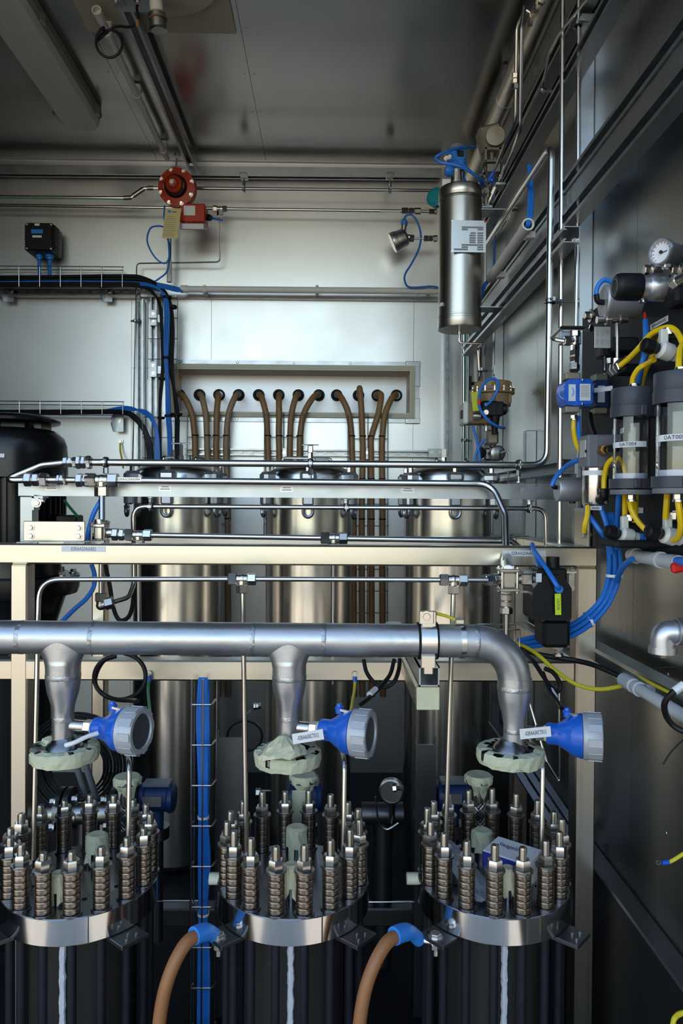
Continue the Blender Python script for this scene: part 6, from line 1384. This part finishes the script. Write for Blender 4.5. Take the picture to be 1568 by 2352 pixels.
for yy in (.07,.3): MB().ring(a-V((0,yy,0)), EY, .0115, .0145, .012).box(a-V((-.016,yy,0)), (.03,.012,.018)).obj('clip', 'pvc_light', lc2)
cable('black_cable', [P(1590,1555,1.20),P(1570,1572,1.20),P(1545,1590,1.20),P(1526,1615,1.21),P(1530,1645,1.22),P(1548,1668,1.22),P(1575,1682,1.21),P(1600,1690,1.2)], .0052, 'dark_cable', 'black cable hooking out at the right picture edge')
MB().cyl(P(1548,1588,1.199), P(1570,1572,1.199), .0068, 10).obj('cable_marker', 'paper', label='white marker sleeve on the right edge cable', cat='sleeve')
cable('cable_tie_tail', [P(1500,1537,1.25),P(1525,1533,1.25),P(1600,1531,1.24)], .0016, 'dark_cable', 'thin black tie tail above the low conduit', 'cable tie')
cable('cable_tie_tail', [P(1522,1756,1.25),P(1545,1722,1.25),P(1590,1680,1.24)], .0016, 'dark_cable', 'thin black tie tail below the hooked cable', 'cable tie')
el2 = thing('earth_lead', P(1530,1975,1.25), 'loose yellow earth wire with ring lug on the dark right wall', 'wire')
MB().sweep(spline([P(1535,1981,1.26),P(1550,1973,1.26),P(1575,1958,1.25),P(1600,1950,1.24)]), .0032, 8).obj('wire', 'earth_wire', el2); MB().cyl(P(1520,1982,1.26), P(1536,1980,1.26), .0038, 8).obj('lug', 'blue_plastic', el2); MB().ring(P(1512,1981,1.26), (0,1,.2), .003, .0045, .001).obj('ring', 'fitting', el2)
cable('earth_wire', [P(1542,2400,1.25),P(1545,2352,1.25),P(1552,2335,1.25),P(1568,2327,1.24),P(1600,2325,1.23)], .0045, 'earth_wire', 'yellow green wire curling in at the bottom right corner', 'wire')
cable('earth_wire', [P(1458,1538,1.52),P(1468,1553,1.48),P(1490,1567,1.42),P(1540,1592,1.32)], .0034, 'earth_wire', 'yellow wire lying in the low wall channel', 'wire')
# ================================================================ black fan motor at the left
DMo = 2.25
mo = thing('fan_motor', P(30,1250,DMo), 'black finned electric motor with rain cap at the left edge', 'motor')
mx = P(28,1100,DMo).x; z = lambda py: Z_(py,DMo,28); r = S(120,DMo)
zr = z(978)
MB().lathe((mx,DMo,z(975)), EZ, [(0,0),(0,r*.78),(.004,r*.86),(.012,r*.87),(.020,r*.80),(.028,r*.5),(.030,0)], 48).obj('rain_cap', 'black_paint', mo)
for k in range(6):
    a = k*math.pi/3+.35; MB().box((mx+math.cos(a)*r*.60, DMo+math.sin(a)*r*.60, z(983)), (.030,.008,.04), Matrix.Rotation(a,3,'Z')).obj('cap_leg', 'black_paint', mo)
H = z(988)-z(1100)
MB().lathe((mx,DMo,z(1100)), EZ, [(0,r*.97),(.002,r),(H-.075,r),(H-.045,r*.985),(H-.022,r*.93),(H-.008,r*.84),(H-.002,r*.78),(H,r*.74),(H,0)], 56).obj('fan_cowl', 'black_paint', mo)
sticker(mo, (mx-.005, DMo-r-.0008, z(1054)), EX, EZ, S(60,DMo-r)*1.4, S(9,DMo-r), None); MB().box((mx-.005, DMo-r-.0016, z(1054)), (S(40,DMo), .0003, .004)).obj('print_line', 'ink_grey', mo)
zb_ = z(1252); Hb = z(1092)-zb_
MB().cyl((mx,DMo,zb_), (mx,DMo,zb_+Hb), r*.80, 40).obj('stator', 'black_paint', mo)
fin = MB().box((r*.86,0,Hb/2), (r*.22,.005,Hb)).mesh('fin', 'black_paint')
for k in range(44): inst('fin', fin, mo, (mx,DMo,zb_), (0,0,k*2*math.pi/44))
MB().lathe((mx,DMo,z(1362)), EZ, [(0,r*.9),(.0,r*1.18),(.02,r*1.22),(.055,r*1.22),(.058,r*.9),(.14,r*.85)], 48).obj('flange', 'black_paint', mo)
for k in range(10):
    a = k*2*math.pi/10-.9; bolt(mo, (mx+math.cos(a)*r*1.1, DMo+math.sin(a)*r*1.1, z(1362)+.057), EZ, .010, .012)
MB().lathe((mx,DMo,0), EZ, [(0,r*1.1),(.03,r*1.1),(.035,r*.72),(.30,r*.66),(z(1362)-.12,r*.75),(z(1362)-.02,r*.95),(z(1362),r)], 48).obj('pump_body', 'black_paint', mo)
MB().box(P(160,1200,DMo-.05), (S(48,2.2),.06,S(34,2.2)), bev=.004).obj('terminal_box', 'black_plastic', mo)
MB().box((mx,DMo,z(1250)), (r*1.9,.3,.02), bev=.003).obj('mount_plate', 'dark_steel', mo)
cable('earth_wire', [P(147,1148,2.1),P(160,1165,2.1),P(178,1186,2.08)], .004, 'green_wire', 'green wire slanting from the motor behind the ball valve', 'wire')
cable('blue_hose', [P(238,1135,1.95),P(230,1152,1.93),P(214,1182,1.92),P(203,1222,1.90),P(200,1262,1.9)], .0062, 'blue_cable', 'blue hose behind the bolted plate and ball valve', 'hose')
cable('blue_hose', [P(210,1296,1.9),P(217,1320,1.9),P(215,1348,1.9),P(198,1375,1.9),P(170,1400,1.9),P(140,1430,1.9)], .0058, 'blue_cable', 'blue hose curving below the frame towards the manifold', 'hose')
cable('black_cable', [P(240,1290,2.0),P(252,1345,2.0),P(260,1395,2.0),P(274,1424,2.0),P(294,1418,2.0),P(304,1392,2.0),P(308,1350,2.0)], .0058, 'dark_cable', 'black cable sagging in a loop left of the first tank')
# ================================================================ dim equipment behind and between the cells
bt = thing('wire_cable_tray', P(468,2352,1.74), 'tall wire tray full of blue cables between left and middle cells', 'cable tray')
for px, d in ((440,1.70),(447,1.76),(466,1.70),(497,1.76),(478,1.78)): MB().cyl(P(px,1560,d), P(px-4,2420,d), .0022, 6).obj('long_wire', 'fitting', bt)
for k in range(9):
    y = 1619+k*93; MB().tube([P(440,y-9,1.76), P(439,y,1.70), P(486,y,1.70), P(496,y-14,1.76)], .0024, .004, 6).obj('rung', 'fitting', bt)
bc_ = thing('cable_bundle', P(468,2300,1.73), 'bundle of blue cables inside the tall wire tray', 'cable bundle')
for k in range(8):
    o = (k-3.5)*3.0
    MB().sweep(spline([P(468+o*.8,1555,1.735+.006*(k%2)),P(466+o*1.1,1650,1.735),P(468+o*.9,1780,1.735+.006*(k%2)),P(467+o*.7,1880,1.735),P(469+o,1980,1.74),P(466+o*.6,2100,1.735),P(468+o,2220,1.735),P(466+o,2420,1.735)]), .0048, 8).obj('cable', 'blue_cable', bc_)
for py in (1876,2098): MB().ring(P(467,py,1.737), EZ, .0125, .0140, .006).obj('cable_tie', 'paper', bc_)
def blue_tx(px, py, d, label, flip=1):
    t = thing('flow_transmitter', P(px,py,d), label, 'transmitter'); c = P(px,py,d); r = S(34,d)
    MB().lathe(c-V((.045,0,0)), EX, [(0,0),(0,r*.8),(.004,r*.95),(.014,r),(.018,r*.9),(.072,r*.9),(.076,r),(.086,r*.95),(.09,r*.8),(.09,0)], 28).obj('housing', 'blue_shaded', t)
    MB().box(c+V((-.008,-r*.92,.004)), (.05,.004,.026)).obj('nameplate', 'nameplate', t); MB().box(c+V((0,0,r)), (.07,.04,.010), bev=.002).obj('top_plate', 'grey_light', t)
    MB().cyl(c+V((0,0,-r*.8)), c+V((0,0,-r*1.9)), r*.42, 16).obj('neck', 'blue_shaded', t); MB().lathe(c+V((0,0,-r*1.9)), (0,0,-1), [(0,r*.8),(.03,r*.8),(.035,r*.4),(.3,r*.4)], 20).obj('body', 'dark_steel', t)
blue_tx(362,1832,1.92,'blue transmitter behind the left cell in the shade'); blue_tx(702,1830,1.92,'blue transmitter behind the taped middle hose'); blue_tx(1040,1826,1.92,'blue transmitter behind the right cell left of the braided hose')
gg = thing('pressure_gauge', P(900,1812,1.95), 'round gauge in the dark gap between middle and right cells', 'gauge')
MB().lathe(P(900,1812,1.95), (-.2,-1,0), [(0,.030),(.004,.033),(.022,.033),(.024,.029),(.020,.028)], 28).obj('case', 'fitting_dark', gg); MB().cyl(P(905,1810,1.92), P(925,1810,1.93), .006, 10).hexa(P(900,1811,1.92), P(910,1810,1.92), .010).obj('stem', 'fitting', gg)
MB().cyl(P(900,1840,1.96), P(900,1890,1.97), .008, 10).obj('drop_stem', 'fitting_dark', gg)
dp = thing('dark_pipe', P(880,1870,2.0), 'dark horizontal pipe stub in the gap between middle and right cells', 'pipe')
MB().cyl(P(830,1868,2.05), P(925,1868,2.05), .030, 20).obj('pipe', 'dark_steel', dp); MB().sweep(spline([P(862,1830,1.95),P(866,1870,1.95),P(872,1895,1.95),P(890,1905,1.95),P(915,1890,1.95)]), .0028, 6).obj('chain', 'fitting', dp)
MB().cyl(P(878,1868,2.08), (P(878,1868,2.08).x, 2.08, .0), .03, 16).obj('leg', 'dark_steel', dp)
fp2 = thing('flanged_pipe', P(190,1860,1.82), 'dark flanged pipe joint behind the left cell bolts', 'pipe')
MB().cyl(P(110,1868,1.82), P(280,1868,1.82), .026, 20).obj('pipe', 'fitting_dark', fp2)
for px in (142,160,262): MB().cyl(P(px-6,1858,1.82), P(px+6,1858,1.82), .052, 28).obj('flange', 'dark_steel', fp2)
for px, py in ((128,1842),(178,1836),(245,1838),(172,1880),(125,1900),(250,1898)): bolt(fp2, P(px,py,1.77), (-1,-.2,0), .009, .014)
MB().cyl(P(200,1880,1.84), (P(200,1880,1.84).x,1.84,0), .03, 16).obj('leg', 'dark_steel', fp2)
ch_ = thing('coiled_hose', P(190,1800,2.05), 'coil of black hoses hanging behind the left manifold branch', 'hose')
for k in range(9):
    R = S(62+k*7.5, 2.05); MB().sweep([P(178,1760,2.03+.006*(k%3))+V((math.cos(a)*R, 0, math.sin(a)*R)) for a in [j*2*math.pi/40 for j in range(41)]], .0040, 6).obj('coil', 'dark_cable', ch_)
sl = thing('support_tube', P(190,1800,1.9), 'pair of slanting grey tubes behind the left flange', 'tube')
for px in (168,190): MB().cyl(P(px,1735,1.80), P(px+46,1880,1.90), .008, 12).obj('tube', 'grey_light', sl)
for px, w, y0, lab in ((976,48,1692,'tall black folded sheet post between middle and right cells'),(528,60,1676,'tall black folded sheet post between left and middle cells')):
    d = 1.86; t = thing('sheet_post', (P(px,2000,d).x,d,0), lab, 'post'); ww = S(w,d)/2; zt = Z_(y0,d,px)
    MB().box((P(px,1900,d).x, d, zt/2-.01), (ww*2,.006,zt-.02)).obj('face', 'dark_steel', t)
    for sg in (-1,1): MB().prism([(0,0),(0,zt),(.05,zt-.05),(.05,0)], (P(px,1900,d).x+sg*ww,d,0), (0,1,0), (0,0,1), (.004*-sg,0,0)).obj('side_flange', 'dark_steel', t)
for k, (x0, x1, y, d) in enumerate(((840,985,2072,1.9),(360,470,2070,1.9))): MB().cyl(P(x0,y,d), P(x1,y-1,d), .0022, 6).obj('thin_rod', 'fitting', label='thin horizontal rod low between %s cells' % (('middle and right','left and middle')[k]), cat='rod')
cp2 = thing('hanging_cable', P(590,1620,2.2), 'small black cable coil hanging in the dark beside the second tank', 'cable')
MB().sweep([P(562,1690,2.2)+V((math.cos(a)*S(40,2.2),0,math.sin(a)*S(35,2.2))) for a in [j*2*math.pi/30 for j in range(31)]], .004, 6).obj('coil', 'dark_cable', cp2); union(cp2, P(582,1622,2.2), P(600,1621,2.2), .005)
MB().sweep(spline([P(575,1632,2.2),P(566,1642,2.2),P(560,1655,2.2)]), .003, 6).obj('tail', 'grey_light', cp2)
nz = thing('test_nozzle', P(600,1820,1.86), 'small capped nozzle left of the middle blue transmitter', 'fitting')
MB().hexa(P(587,1820,1.86), P(598,1820,1.86), .011).cyl(P(598,1820,1.86), P(620,1820,1.9), .006, 10).obj('cap', 'fitting_dark', nz)
fb = thing('floor_beam', (.45,2.1,.1), 'dark sloping support beams behind the right cell', 'beam')
for k in range(3): MB().sweep([P(1165+k*22,1735,2.05), P(1330+k*25,1990,1.9)], .012, 4).obj('beam', 'dark_steel', fb)
thn = thing('thin_riser', P(1285,1700,1.9), 'thin steel tube with a kinked end behind the right sensor', 'tube')
MB().tube([P(1284,1570,1.9),P(1285,1800,1.9),P(1255,1750,1.9),P(1215,1610,1.95)], .0032, .005, 8).obj('tube', 'stainless', thn)
